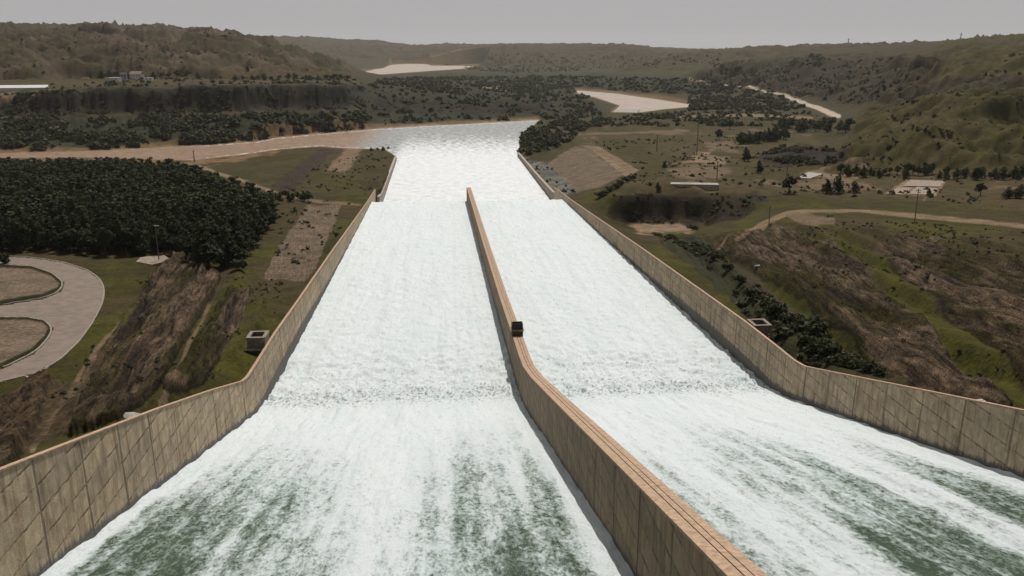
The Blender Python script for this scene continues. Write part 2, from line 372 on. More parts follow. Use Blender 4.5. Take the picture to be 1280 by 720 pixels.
# heights are fitted as the fall seen from the dam (gives far hills and near banks equal weight)
CR = np.hypot(CP[:, 0], CP[:, 1]); CV = (CP[:, 2] - CZ) / CR
K = phi(((CW[:, None] - CW[None]) ** 2).sum(-1)); n = len(CW)
Q = np.c_[np.ones(n), CW]
A = np.zeros((n + 3, n + 3)); A[:n, :n] = K - np.eye(n) * .004; A[:n, n:] = Q; A[n:, :n] = Q.T
CO = np.linalg.solve(A, np.r_[CV, np.zeros(3)])
def base_z(x, y):
    sh = np.shape(x); x = np.ravel(x); y = np.ravel(y); out = np.empty(len(x))
    for i in range(0, len(x), 20000):
        w = warp(x[i:i + 20000], y[i:i + 20000])
        d2 = ((w[:, None, :] - CW[None]) ** 2).sum(-1)
        out[i:i + 20000] = phi(d2) @ CO[:n] + CO[n] + w @ CO[n + 1:]
    return (CZ + out * np.hypot(x, y)).reshape(sh)

AZ0, AZ1, NA = R(-46), R(50), 1500
LR0, LR1, NR = math.log(45), math.log(9500), 1000
def grid_interp(G, az, lr):
    na, nr = G.shape
    u = np.clip((az - AZ0) / (AZ1 - AZ0) * (na - 1), 0, na - 1.001); v = np.clip((lr - LR0) / (LR1 - LR0) * (nr - 1), 0, nr - 1.001)
    i = u.astype(int); j = v.astype(int); fu = u - i; fv = v - j
    return (G[i, j] * (1 - fu) + G[i + 1, j] * fu) * (1 - fv) + (G[i, j + 1] * (1 - fu) + G[i + 1, j + 1] * fu) * fv

azc = np.linspace(AZ0, AZ1, 260); lrc = np.linspace(LR0, LR1, 620)
AC, RC = np.meshgrid(azc, lrc, indexing='ij')
ZC = base_z(np.exp(RC) * np.sin(AC), np.exp(RC) * np.cos(AC))
az = np.linspace(AZ0, AZ1, NA); lr = np.linspace(LR0, LR1, NR)
AG, RG = np.meshgrid(az, lr, indexing='ij'); RR = np.exp(RG)
X = RR * np.sin(AG); Y = RR * np.cos(AG)
Z = grid_interp(ZC, AG, RG)

# polygons traced in photo columns and rows, laid on the land
def sdf(poly, px, py, pad=14):
    P = np.array(poly, float); out = np.full(px.shape, -99.)
    m = (px > P[:, 0].min() - pad) & (px < P[:, 0].max() + pad) & (py > P[:, 1].min() - pad) & (py < P[:, 1].max() + pad)
    x = px[m]; y = py[m]; ins = np.zeros(len(x), bool); d = np.full(len(x), 1e9)
    for (x0, y0), (x1, y1) in zip(P, np.roll(P, -1, 0)):
        with np.errstate(divide='ignore', invalid='ignore'):
            c = ((y0 > y) != (y1 > y)) & (x < (x1 - x0) * (y - y0) / (y1 - y0 if y1 != y0 else 1e-9) + x0)
        ins ^= c; dx, dy = x1 - x0, y1 - y0
        t = np.clip(((x - x0) * dx + (y - y0) * dy) / (dx * dx + dy * dy + 1e-9), 0, 1)
        d = np.minimum(d, np.hypot(x - x0 - t * dx, y - y0 - t * dy))
    out[m] = np.where(ins, d, -d); return out

def band(line, px, py):
    """distance inside a strip drawn as (column, row, half width)"""
    out = np.full(px.shape, -99.)
    P = np.array(line, float)
    m = (px > P[:, 0].min() - 20) & (px < P[:, 0].max() + 20) & (py > P[:, 1].min() - 20) & (py < P[:, 1].max() + 20)
    x = px[m]; y = py[m]; d = np.full(len(x), -99.)
    for (x0, y0, w0), (x1, y1, w1) in zip(P[:-1], P[1:]):
        dx, dy = x1 - x0, y1 - y0; t = np.clip(((x - x0) * dx + (y - y0) * dy) / (dx * dx + dy * dy), 0, 1)
        d = np.maximum(d, w0 + (w1 - w0) * t - np.hypot(x - x0 - t * dx, y - y0 - t * dy))
    out[m] = d; return out

# the long flat-topped bluff beyond the river: a steep scalloped face between its foot line and the plateau
_f = np.array([at_z(*p) for p in ((-380,142,30),(0,141,30),(100,140,31),(200,138.5,30),(300,137.5,30),(400,135,28),(455,131,25),(500,129,22))])
_fa = np.arctan2(_f[:, 0], _f[:, 1]); _fr = np.hypot(_f[:, 0], _f[:, 1])
_pa = [float(np.arctan2(*at_z(x_, 110, 58)[:2])) for x_ in (-380, 0, 60, 120, 250, 380, 430, 452, 475)]
rf = np.interp(AG, _fa, _fr) + fbm(AG * 34, AG * 0 + 3, 5, 141) * 34 + fbm(X / 14, Y / 14, 4, 142) * 9
zp_ = np.interp(AG, _pa, (46, 49, 53, 58, 60, 59.5, 55, 36, -60)); zf_ = np.interp(AG, _fa, _f[:, 2])
Z = np.maximum(Z, zf_ + (zp_ - zf_) * sst(0, 1, (RR - rf) / 30) ** .9 - 60 * sst(120, 420, RR - rf) - 60 * (RR < rf - 2) - 300 * sst(_pa[-3], _pa[-1], AG))
PX, PY = proj(X, Y, Z)
PX0, PY0 = proj(X, Y, Z * 0)
RIV1 = [(-500,199),(0,198),(100,197),(200,200),(240,201),(300,194),(350,187),(400,183),(440,186),(480,186),(497,197),(500,215),(478,262),(700,262),(690,247),(652,200),(648,176),(674,150),(600,154),(540,157),(470,161),(400,167),(345,172),(320,177),(260,181),(200,184),(100,189),(0,191),(-500,192)]
RIV2 = [(443,92),(462,88.5),(480,86.5),(490,81),(520,79),(534,80.5),(540,82.3),(575,82.2),(598,83.5),(575,85),(545,87),(517,89),(490,91),(467,92.5)]
RIV3 = [(722,113),(770,117),(820,124),(862,130.5),(862,134),(830,136.5),(800,141),(765,141),(775,132),(745,122),(718,115.5)]
rv = np.maximum.reduce([sdf(RIV1, PX0, PY0), np.where(RR < 6700, sdf(RIV2, PX0, PY0), -99), sdf(RIV3, PX0, PY0)])
rv1 = sdf(RIV1, PX0, PY0)

RD_OUT = [(-80,319),(0,320),(40,322),(80,328),(110,338),(126,350),(131,363),(128,380),(115,405),(98,428),(75,450),(45,467),(0,478),(-80,492)]
BED1 = [(-80,331),(0,331),(40,333),(66,342),(80,354),(76,364),(55,373),(0,382),(-80,388)]
BED2 = [(-80,399),(0,397),(35,397),(56,401),(66,411),(60,424),(42,442),(0,462),(-80,478)]
rd_o = sdf(RD_OUT, PX, PY); bd1 = sdf(BED1, PX, PY); bd2 = sdf(BED2, PX, PY)
road_d = np.minimum(rd_o, np.minimum(-bd1, -bd2)); road_d = np.where(rd_o > -90, road_d, -99)

POLY = dict(
 rock1=[(92,545),(105,505),(130,455),(168,395),(196,350),(222,328),(256,330),(276,348),(262,378),(240,412),(215,462),(198,503),(150,530)],
 rock2=[(203,505),(235,452),(260,412),(288,368),(314,358),(304,398),(278,440),(252,482)],
 rock3=[(-60,620),(-10,540),(8,512),(35,482),(62,478),(48,525),(18,585)],
 slab=[(328,350),(345,312),(384,258),(428,255),(414,287),(396,330),(380,352)],
 strip1=[(338,234),(375,205),(405,184),(420,186),(395,212),(366,240)],
 strip2=[(404,214),(437,184),(454,186),(431,216)],
 rr1=[(893,302),(920,288),(962,284),(1040,300),(1078,332),(1132,382),(1192,442),(1262,508),(1215,500),(1140,482),(1098,455),(1070,420),(1020,380),(960,342)],
 rr2=[(1088,306),(1130,292),(1200,308),(1260,330),(1400,360),(1420,520),(1330,500),(1240,432),(1190,392),(1140,348)],
 gband=[(1040,296),(1088,310),(1140,352),(1190,396),(1240,436),(1330,508),(1300,520),(1262,505),(1192,438),(1132,378),(1078,328)],
 gband2=[(930,315),(955,322),(1022,378),(1078,425),(1108,460),(1084,458),(1030,408),(972,356)], gband3=[(225,470),(245,420),(272,375),(292,352),(300,360),(280,395),(258,440),(240,490)],
 dike=[(683,205),(719,182),(736,186),(778,219),(748,235),(722,240)],
 diketop=[(722,181),(748,183),(799,213),(782,221),(738,187)],
 apron=[(652,196),(683,204),(722,240),(700,246),(678,226)],
 dirt1=[(832,210),(868,206),(908,209),(918,217),(900,223),(848,222)], dirt2=[(853,203),(874,191),(892,187),(884,196),(912,198),(905,206),(880,203)],
 dirt3=[(1000,214),(1070,217),(1072,224),(1000,222)], gflat=[(786,279),(850,277),(868,288),(800,293)],
 ruin=[(1105,243),(1132,226),(1182,226),(1170,244)], ruin2=[(990,226),(1060,222),(1100,236),(1010,238)],
 bluffL=[(-80,150),(-80,121),(0,121),(60,116),(110,111),(200,109),(400,106),(456,107),(456,133),(400,137),(250,141),(100,143)],
 bluffM=[(462,140),(470,122),(540,124),(600,125),(688,127),(690,140),(600,142)],
 bluffR=[(790,279),(772,273),(758,266),(768,256),(762,249),(780,246),(800,243),(870,241),(945,241),(960,252),(930,272),(870,279),(800,281)],
 bluffF=[(640,112),(680,96),(760,97),(900,101),(930,108),(860,116),(800,115),(740,109)],
 hillD=[(860,98),(900,82),(1000,73),(1100,70),(1180,78),(1160,110),(1120,128),(1060,130),(1000,118),(930,108)],
 hillR=[(1030,206),(1062,176),(1080,140),(1118,112),(1140,80),(1185,58),(1290,45),(1500,50),(1500,215),(1280,212),(1150,212)],
 hillL=[(-100,98),(-100,30),(320,30),(440,84),(430,95),(300,97),(100,96)],
 moundD=[(945,196),(975,184),(1010,181),(1055,190),(1068,203),(1010,207),(955,206)],
 plainR=[(700,165),(800,158),(1000,160),(1060,200),(1280,212),(1450,214),(1450,265),(1280,262),(1120,250),(1000,243),(800,242),(745,240),(800,215)],
 plateau=[(-80,119),(60,113),(200,108),(400,105),(455,106),(430,92),(200,94),(-80,98)],
 ditch=[(825,300),(850,293),(885,296),(915,322),(960,355),(1020,402),(1070,427),(1105,462),(1125,476),(1060,470),(1000,458),(950,408),(900,362)], rr3=[(905,315),(940,335),(985,372),(1010,395),(990,392),(950,362),(915,335)],
 benchL=[(60,540),(150,410),(200,330),(270,328),(330,350),(330,400),(250,490),(140,540)], benchR=[(880,300),(960,280),(1100,285),(1400,320),(1420,530),(1200,500),(1080,450),(960,380)],
 belt=[(-80,186),(-80,148),(100,147),(300,144),(455,138),(470,152),(400,161),(320,172),(200,178),(100,184)], belt2=[(440,156),(455,108),(480,98),(640,95),(720,112),(745,132),(760,146),(690,148),(600,150),(480,156)],
 tanL=[(-80,129),(-80,119),(0,118),(62,114),(40,126),(0,131)],
 bankM=[(440,97),(520,92),(600,86),(900,96),(900,112),(720,112),(600,125),(480,122)],
 dirtN=[(0,500),(60,478),(100,475),(120,440),(150,420),(120,480),(90,540),(40,560),(0,585)],
 sand=[(-80,206),(-80,198),(100,197),(240,201),(300,195),(350,188),(340,193),(260,206),(200,205)],
)
BANDS = dict(
 path=[(898,304,1.8),(935,289,2.6),(962,276,3),(985,267,3.4),(1005,264.5,2.8),(1060,263.5,2.2),(1120,267,2.4),(1200,275,2.6),(1290,284,3),(1420,300,3)],
 pathp=[(985,268,4),(1010,275,7),(1040,276,4)],
 paleroad=[(862,97,.6),(900,104,.9),(930,107,1.1),(960,113,1.4),(985,121,1.9),(1010,131,2.5),(1048,145,3.2)],
 trackL=[(248,207,1.6),(270,216,2),(300,225,2),(345,241,2)], trackL2=[(330,244,1.5),(400,252,2),(450,256,2)], trackR=[(850,146,1.2),(940,144,1.5),(1015,147,1.5)],
 trackR2=[(1030,240,1),(1045,228,1),(1065,222,1)], trackR3=[(1155,250,1.3),(1165,238,1.6),(1172,231,1.2)], trackN=[(40,560,4),(70,520,5),(95,480,5),(120,440,4),(150,405,3)],
 trackN2=[(200,520,3),(225,470,3),(238,430,3),(262,385,2.5)], dikeroad=[(735,183,2.5),(765,197,3),(792,215,3.5)],
 trackR4=[(700,168,1),(790,166,1.2),(860,163,1)], bankline=[(205,183,2),(260,180,2),(320,177,2),(345,172,2.5),(400,166,2.5),(470,160.5,2),(540,156.5,1.6),(600,153.5,1.4),(672,149.5,1.4)],
 fside=[(-60,186,1),(0,182,1.2),(60,181,1.2)], farpatch=[(605,108,2),(618,110,2.5),(632,113,2)],
)
J = fbm(X / 14, Y / 14, 4, 3) ; J2 = fbm(AG * 90, RG * 40, 4, 9)
def pm(name, soft=2.2, jit=3.0):
    d = sdf(POLY[name], PX, PY) + (J + J2) * jit; return sst(-soft, soft, d)
def bm(name, soft=1.0, jit=.8):
    d = band(BANDS[name], PX, PY) + (J + J2) * jit; return sst(-soft, soft, d)
MK = {k: pm(k) for k in POLY}
MK['bluffL'] = pm('bluffL', 3, 4); MK['bluffR'] = pm('bluffR', 3, 6); MK['dike'] = pm('dike', 1.2, 1); MK['diketop'] = pm('diketop', 1, .8); MK['slab'] = pm('slab', 1.2, 1.6); MK['ruin'] = pm('ruin', 1, 1.5)
MK['hillL'] = pm('hillL', 6, 4); MK['hillR'] = pm('hillR', 8, 5); MK['hillD'] = pm('hillD', 6, 5); MK['plateau'] = pm('plateau', 1.5, 1)
MB_ = {k: bm(k) for k in BANDS}
MB_['paleroad'] = bm('paleroad', .8, .3)

# --- relief
rockm = np.maximum.reduce([MK['rock1'], MK['rock2'], MK['rock3'], MK['rr1'], MK['rr2']])
QX = np.where(X < 20, X + .13 * Y, X - .15 * Y) + fbm(X / 30, Y / 45, 3, 31) * 2.0
strat = ridged(QX / 2.3, Y / 60, 4, 41, .62)
strat2 = ridged(QX / 9, Y / 80 + X * 0, 4, 71, .5)
calm = np.clip(1 - np.maximum(sst(-3, 2, rd_o), sst(-6, 1, rv)), 0, 1)
near = sst(1500, 300, RR)
Z1 = Z + calm * near * (fbm(X / 22, Y / 30, 5, 5) * 1.0 + fbm(X / 5, Y / 7, 4, 15) * .35)
Z1 += calm * rockm * ((strat - .6) * 3.4 + (strat2 - .6) * 4.2 + .5)
terr = np.maximum.reduce([rockm, MK['gband'] * .7, MK['ditch'] * .8, pm('benchL', 5, 4), pm('benchR', 5, 4)])
fr = (QX / 13.0 + fbm(X / 40, Y / 60, 3, 33) * .25) % 1.0
Z1 += calm * terr * (sst(.5, .92, fr) - fr) * np.where(X < 20, -4.4, 5.6)
Z1 += sst(0, 1, MK['rock1']) * 1.2 + MK['dike'] * 0
gul = ridged(X / 210 + fbm(X / 300, Y / 300, 3, 77) * .8, Y / 210 + fbm(X / 300, Y / 300, 3, 78) * .8, 6, 51, .58)
gul2 = ridged(X / 75, Y / 75, 5, 61, .6)
farh = sst(2900, 4200, RR) * sst(8, 40, Z) * (1 - sst(-24, -5, sdf(RIV2, PX0, PY0, 30)) * (RR < 6500))
hill = np.maximum.reduce([MK['hillL'], MK['hillD'] * .8, farh * 1.0])
Z1 += hill * ((gul - .72) * np.clip(RR / 24, 0, 125) + (gul2 - .62) * np.clip(RR / 52, 0, 50)) * (1 - .45 * farh)
Z1 += MK['hillR'] * ((gul - .64) * 60 + (gul2 - .6) * 30 + (ridged(X / 26, Y / 26, 4, 63, .55) - .6) * 7)
blf = np.maximum.reduce([MK['bluffL'], MK['bluffM'], MK['bluffF']])
Z1 += blf * ((ridged(X / 28, Y / 28, 4, 91, .55) - .6) * 11) + MK['bluffR'] * (fbm(X / 9, Y / 9, 4, 93) * 1.8)
def steepen(m, zf, zt, a, b_):
    t_ = np.clip((Z - zf) / (zt - zf), 0, 1); return m * np.where((Z > zf) & (Z < zt), (sst(a, b_, t_) * .88 + .12 * t_ - t_) * (zt - zf), 0)
Z1 += steepen(sst(-10, 2, sdf(POLY['bluffL'], PX, PY, 20)), 29, 59, .25, .75) * 0 + steepen(sst(-6, 2, sdf(POLY['bluffR'], PX, PY, 20)), 7.5, 21.8, .2, .75)
Z1 += MK['moundD'] * (fbm(X / 25, Y / 25, 4, 95) * 4)
Z1 += sst(900, 1500, RR) * (1 - hill) * (1 - MK['hillR']) * calm * fbm(X / 60, Y / 60, 5, 97) * 1.8 * np.clip(RR / 1500, 0, 2.5)
Z1 += (sst(.2, 1.5, bd1) + sst(.2, 1.5, bd2)) * .45
# river bed, chute trench
rv2 = sdf(RIV2, PX0, PY0, 30); Z1 = np.where((rv2 > -29) & (RR < 6300), np.minimum(Z1, 1.5 + np.maximum(-rv2 - .6, 0) ** 1.3 * 3.2), Z1)
Z1 = np.where(rv > -1.2, np.minimum(Z1, -2.5 * sst(-.6, 1.2, rv) + 1.0 * (1 - sst(-.6, 1.2, rv))), np.maximum(Z1, .9))
inch = (X > TL - .45) & (X < TR + .45) & (Y < 655)
Z1 = np.where(inch, np.minimum(Z1, np.where(Y < 600, zw(Y) - 4, -4)), Z1)
inb = (X > -42) & (X < 87) & (Y >= 600) & (Y < 1010); Z1 = np.where(inb, -4, Z1)
# keep ground near the side walls under their tops
for sgn, tw in ((-1, TL), (1, TR)):
    dd = sgn * (X - tw); m = (dd > .6) & (dd < 12) & (Y < 640)
    Z1 = np.where(m, np.minimum(Z1, ztop(Y, SIDE_TOP if sgn < 0 else SIDE_TOP_R) - 1.5 + np.maximum(dd - 4, 0) * 1.2), Z1)

# --- land cover colours (albedo) and scrub density
c_grass = np.array([.046, .040, .008]); c_dry = np.array([.088, .066, .028]); c_green = np.array([.070, .066, .008]); c_rock = np.array([.046, .034, .025]); c_rockl = np.array([.185, .140, .105])
c_dirt = np.array([.225, .160, .110]); c_dark = np.array([.027, .019, .014]); c_scrub = np.array([.028, .028, .012]); c_tan = np.array([.25, .16, .09]); c_pink = np.array([.50, .37, .30]); c_grey = np.array([.19, .18, .17])
C = np.empty(X.shape + (3,)); AL = np.zeros(X.shape)
t = sst(-.35, .35, fbm(X / 35, Y / 45, 5, 101))[..., None]; C[:] = c_grass * (1 - t) + c_dry * .7 * t
t = (sst(.05, .4, fbm(X / 18, Y / 30, 4, 103)) * near)[..., None]; C = C * (1 - t * .7) + c_green * t * .7
AL[:] = .38
def paint(m, c, al=None, k=1.0):
    global C, AL
    m = m * k; C = C * (1 - m[..., None]) + c * m[..., None]
    if al is not None: AL = AL * (1 - m) + al * m
fardry = sst(1100, 1500, RR); paint(fardry, c_dry * .55 + c_scrub * .45, .55)
paint(MK['plainR'], c_dry * .85, .36); paint(MK['plainR'] * sst(-.1, .35, fbm(X / 40, Y / 60, 4, 111)), c_grass * 1.1, .42, .8)
paint(MK['hillR'], c_grass * 1.25, .42); paint(MK['hillR'] * sst(0, .4, fbm(X / 60, Y / 60, 5, 113)), c_dry * .9, .3, .8)
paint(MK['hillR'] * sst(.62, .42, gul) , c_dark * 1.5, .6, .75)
paint(MK['hillL'], c_dry * .62, .62); paint(MK['hillL'] * sst(.0, .3, fbm(X / 120, Y / 120, 5, 115)), c_dirt * .55, .42, .7)
paint(MK['hillD'], c_dark * 1.25, .6); paint(MK['hillD'] * sst(.45, .7, gul), c_dry * .6, .4, .7)
paint(farh, c_dry * .7, .5)
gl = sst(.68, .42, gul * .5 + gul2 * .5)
AL = np.clip(AL + np.maximum(hill, MK['hillR']) * (gl - .35) * .5, 0, .95)  # scrub thickened in the gullies, also painting their shade into the cover
paint(MK['plateau'], c_dry * .85, .42); paint(MK['bankM'], c_dry * .6, .6)
paint(MK['belt'], c_scrub * .85, .7); paint(MK['belt2'], c_scrub, .6, .8)
paint(MK['bluffL'], np.array([.021, .017, .010]), .45); paint(MK['bluffL'] * sst(.1, .5, fbm(X / 40, Y / 40, 4, 117)), np.array([.045, .031, .024]), .2, .7)
paint(MK['bluffM'], c_dark * 1.1, .5); paint(MK['bluffF'], c_scrub, .75); paint(MK['bluffR'], np.array([.031, .023, .013]), .42); paint(MK['moundD'], c_dark * 1.2, .55); paint(MK['tanL'], c_dirt * .7, .1)
rs = sst(.42, .74, strat * .75 + strat2 * .25 + J * .10)[..., None]
paint(rockm, c_rock * (1 - rs) + c_rockl * rs, .06)
paint(rockm * sst(.02, .3, fbm(QX / 7, Y / 40, 4, 121)), c_grass * 1.1, .3, .85)
paint(rockm * (1 - sst(.30, .52, fr)) * sst(-.25, .15, fbm(QX / 8, Y / 50, 4, 125)), c_grass * 1.25, .3, .6)
paint(MK['ditch'], c_scrub * (.75 + .9 * sst(.5, .8, strat))[..., None], .62, .9); paint(MK['rr3'], c_rock * 1.3, .15, .8)
paint(np.maximum(MK['gband2'], MK['gband3']), c_green * .75, .3, .85); paint(MK['gband'], c_green * .85, .25); paint(MK['dirtN'], c_dirt * .55, .12, .7)
paint(MK['slab'], c_rockl * 1.05, .02); paint(MK['strip1'], c_rock * 1.3, .15); paint(MK['strip2'], c_dirt * .85, .02)
paint(MK['slab'] * sst(.28, .42, fbm(X / 7, Y / 22, 4, 123)), c_grass * .7, .3, .9)
paint(MK['dike'], c_rockl * .85, .0); paint(MK['diketop'], c_dirt * 1.05, .0); paint(MK['apron'], c_grey * (.75 + .5 * J[..., None]), .45)
for k_ in ('dirt1', 'dirt2', 'dirt3', 'ruin2'): paint(MK[k_], c_dirt * (.8 if k_ in ('dirt1', 'ruin2') else 1.25), .08, .75)
paint(MK['plainR'] * sst(.30, .48, fbm(X / 30 + 9, Y / 75, 4, 131)), c_dirt * .75, .1, .75)
paint(MK['gflat'], c_dirt * 1.1, .02); paint(MK['ruin'], c_dirt * 1.2, .08, .85)
for k_ in ('path', 'pathp', 'trackL', 'trackL2', 'trackN', 'trackN2', 'trackR2', 'trackR3', 'dikeroad', 'fside', 'farpatch', 'trackR', 'trackR4'): paint(MB_[k_], c_dirt * (1.1 if k_ in ('path', 'trackL', 'farpatch', 'trackR') else .8), 0, .85)
paint(MB_['paleroad'], np.array([.42, .35, .30]), 0)
paint(MK['sand'], c_tan * .8, .02, .9)
paint(MB_['bankline'], c_pink, .05, .9)
paint(sst(-3.2, -.4, rv) * (1 - sst(0, .3, rv - 30)), c_tan, .04, .7)
rim = np.maximum(sst(-.5, .5, 2.6 - np.abs(bd1 - 2.2)), sst(-.5, .5, 2.6 - np.abs(bd2 - 2.2))); bedm = np.maximum(sst(-.5, .5, bd1), sst(-.5, .5, bd2))
paint(bedm, c_rockl * .95, .08); paint(rim * bedm, c_grass * .6, .5)

# sparse dust-dry land: bring every cover down to the tone of the valley
C *= np.where(MB_['paleroad'] > .3, .80, .67)[..., None]
vid = np.arange(NA * NR).reshape(NA, NR)
QF = np.stack([vid[:-1, :-1], vid[1:, :-1], vid[1:, 1:], vid[:-1, 1:]], -1).reshape(-1, 4)
V = np.stack([X, Y, Z1], -1).reshape(-1, 3)
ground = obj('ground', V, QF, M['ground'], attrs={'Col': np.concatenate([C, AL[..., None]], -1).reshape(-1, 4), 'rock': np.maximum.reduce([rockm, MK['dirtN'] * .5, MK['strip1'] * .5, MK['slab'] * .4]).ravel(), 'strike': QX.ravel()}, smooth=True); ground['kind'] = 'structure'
# road: the paved loop, a sheet just above the ground
rq = (np.minimum.reduce([road_d[:-1, :-1], road_d[1:, :-1], road_d[1:, 1:], road_d[:-1, 1:]]) > 0).ravel()
rf = QF[rq]; u, inv = np.unique(rf, return_inverse=True); rvv = V[u].copy(); rvv[:, 2] += .05
road = obj('road', rvv, inv.reshape(rf.shape), M['road'], smooth=True); road['kind'] = 'structure'

def gz(x, y):
    """height of the finished ground"""
    x = np.asarray(x, float); y = np.asarray(y, float)
    return grid_interp(Z1, np.arctan2(x, y), np.log(np.hypot(x, y)))

def hit(px, py):
    """where the line of sight through a photo point meets the ground"""
    a, b, c = ray(px, py); ks = np.exp(np.linspace(math.log(60), math.log(9000), 2200))
    d = CZ + ks * c - gz(ks * a, ks * b); i = int(np.argmax(d < 0)); k = ks[i] if d[i] < 0 else ks[-1]
    return float(k * a), float(k * b), float(gz(k * a, k * b))

# kerbs round the road, laid along the traced edges
def kerb(name, line, closed, label):
    pts = []
    L_ = line + ([line[0]] if closed else [])
    for (a, b), (c, d) in zip(L_[:-1], L_[1:]):
        m = max(2, int(math.hypot(c - a, d - b) / 4))
        for i in range(m): pts.append((a + (c - a) * i / m, b + (d - b) * i / m))
    W = np.array([at_z(p[0], p[1], 0)[:2] for p in pts]) ; W = np.array([hit(*p)[:2] for p in pts])
    for _ in range(2): W[1:-1] = (W[:-2] + 2 * W[1:-1] + W[2:]) / 4
    T = np.gradient(W, axis=0); T /= np.linalg.norm(T, axis=1)[:, None] + 1e-9; Nn = np.c_[-T[:, 1], T[:, 0]]
    z = gz(W[:, 0], W[:, 1]); v = []; f = []
    for i in range(len(W)):
        for o_, h in ((-.22, -.4), (-.22, .2), (.22, .2), (.22, -.4)): v.append((W[i, 0] + Nn[i, 0] * o_, W[i, 1] + Nn[i, 1] * o_, z[i] + h))
        if i:
            b = 4 * i
            for j in range(3): f.append((b - 4 + j, b - 3 + j, b + 1 + j, b + j))
    return tag(obj(name, v, f, M['kerb']), label, 'kerb')
kerb('kerb', RD_OUT[1:-1], False, 'pale stone kerb along the outer edge of the curved road')
kerb('kerb', BED1[1:-1], False, 'pale kerb round the farther brown bed inside the road loop')
kerb('kerb', BED2[1:-1], False, 'pale kerb round the nearer brown bed inside the road loop')

# ------------------------------------------------------------------ water
def lobe(t, s, l0, l1, r0, r1, sl, sr, s0, s1, amp):
    f = np.clip((s - 75) / 90, -.3, 1.2); l = l0 + (l1 - l0) * f; r_ = r0 + (r1 - r0) * f
    return amp * sst(-sl, sl, t - l) * sst(-sr, sr, r_ - t) * (1 - sst(s0, s1, s))
def chute(t0, t1, tag_):
    nt = 230; ss = [22.]
    while ss[-1] < 640: ss.append(ss[-1] + max(.3, min(ss[-1] * .0034, 1.4)))
    s = np.array(ss); t = np.linspace(t0, t1, nt); T, S = np.meshgrid(t, s, indexing='ij')
    z = zw(S)
    over = np.maximum(S - SL, 0); z = np.where(S > SL, zw(SL) - .03 * over - .0185 * over ** 2, z); z = np.maximum(z, -2)
    dis = fbm(T / 1.6, S / 6.5, 5, 201) * .42 * (1 - sst(196, 225, S))
    jump = np.exp(-((S - 216) / 9) ** 2) + .75 * np.exp(-((S - 240) / 16) ** 2)
    dis += jump * (fbm(T / 3, S / 3, 5, 211, .62) * 1.25 + .25)
    dis += sst(205, 240, S) * (fbm(T / 2.4, S / 3.5, 5, 221, .62) * .62)
    dis += np.exp(-np.minimum(T - t0, t1 - T) / 1.4) * (.25 + .35 * fbm(T / 2, S / 5, 3, 231))
    g = np.zeros_like(T)
    wob = fbm(T / 5, S / 22, 4, 271) * 3
    for a in LOBES: g = np.maximum(g, lobe(T + wob * (.25 if a[5 + 1] < 1 else 1), S, *a))
    g = g * (.9 + .45 * fbm(T / 2.2, S / 34, 4, 241)) + .24 * sst(-.3, .5, fbm(T / 2.4, S / 60, 4, 251)) * (1 - sst(130, 205, S)) * sst(0, .3, g + .12)
    g = g - .05
    k = .74 * np.exp(-((S - 211 + 3 * fbm(T / 6, S / 6, 3, 261)) / 11) ** 2) + .40 * np.exp(-((S - 231) / 14) ** 2) + .16 * sst(215, 250, S)
    v = np.stack([T, S, z + dis], -1).reshape(-1, 3); idx = np.arange(nt * len(s)).reshape(nt, -1)
    q = np.stack([idx[:-1, :-1], idx[1:, :-1], idx[1:, 1:], idx[:-1, 1:]], -1).reshape(-1, 4)
    o = obj('water', v, q, M['water'], attrs={'gre': g.ravel(), 'spk': k.ravel()}, smooth=True); o['kind'] = 'structure'; return o
LOBES = [(-41, -41, -24, -38, .9, 5, 90, 160, .86), (-36, -38, -10, -26, 5, 9, 110, 190, .48),
         (2, 9, 14.8, 12.5, 5, 1.6, 80, 156, .78), (-8, 4, 16.5, 15, 8, 2, 105, 200, .5),
         (22, 22, 36.5, 30, .5, 4, 76, 125, .84), (24, 26, 40, 38, 3, 5, 100, 170, .4),
         (47, 50, 65, 55, 3, 4, 78, 136, .8), (43, 46, 70, 62, 4, 5, 110, 190, .42), (70, 71, 82, 79, 2.5, 2, 92, 165, .72)]
chute(TL, TD0 + .05, 'l'); chute(TD1 - .05, TR, 'r')

def river():
    na, nr = 560, 620; a = np.linspace(R(-46), R(40), na); r = np.exp(np.linspace(math.log(600), math.log(7200), nr))
    A_, R_ = np.meshgrid(a, r, indexing='ij'); x = R_ * np.sin(A_); y = R_ * np.cos(A_)
    basin = sst(-46, -38, x) * (1 - sst(82, 90, x)) * (1 - sst(960, 1120, y))
    fo = np.clip(sst(-70, -30, x - 0 * y) * (1 - sst(105, 150, x)) * (1.05 - sst(740, 1330, y) * .85), 0, 1.2)
    px, py = proj(x, y, x * 0); d = rv_at(px, py)
    edge = np.exp(-((d - 1.0) / 1.3) ** 2) * sst(150, 300, px)
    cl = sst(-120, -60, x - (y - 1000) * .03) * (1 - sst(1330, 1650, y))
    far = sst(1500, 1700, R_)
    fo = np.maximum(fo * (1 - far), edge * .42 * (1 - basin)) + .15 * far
    z = basin * fbm(x / 6, y / 6, 5, 301, .6) * 1.1 * (1 - .75 * sst(680, 900, y)) + (1 - far) * fbm(x / 9, y / 9, 3, 311) * .2
    idx = np.arange(na * nr).reshape(na, nr); q = np.stack([idx[:-1, :-1], idx[1:, :-1], idx[1:, 1:], idx[:-1, 1:]], -1).reshape(-1, 4)
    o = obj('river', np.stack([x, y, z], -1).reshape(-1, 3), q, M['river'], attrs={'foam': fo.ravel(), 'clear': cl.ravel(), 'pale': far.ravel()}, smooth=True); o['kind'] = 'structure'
def rv_at(px, py): return sdf(RIV1, px, py)
river()

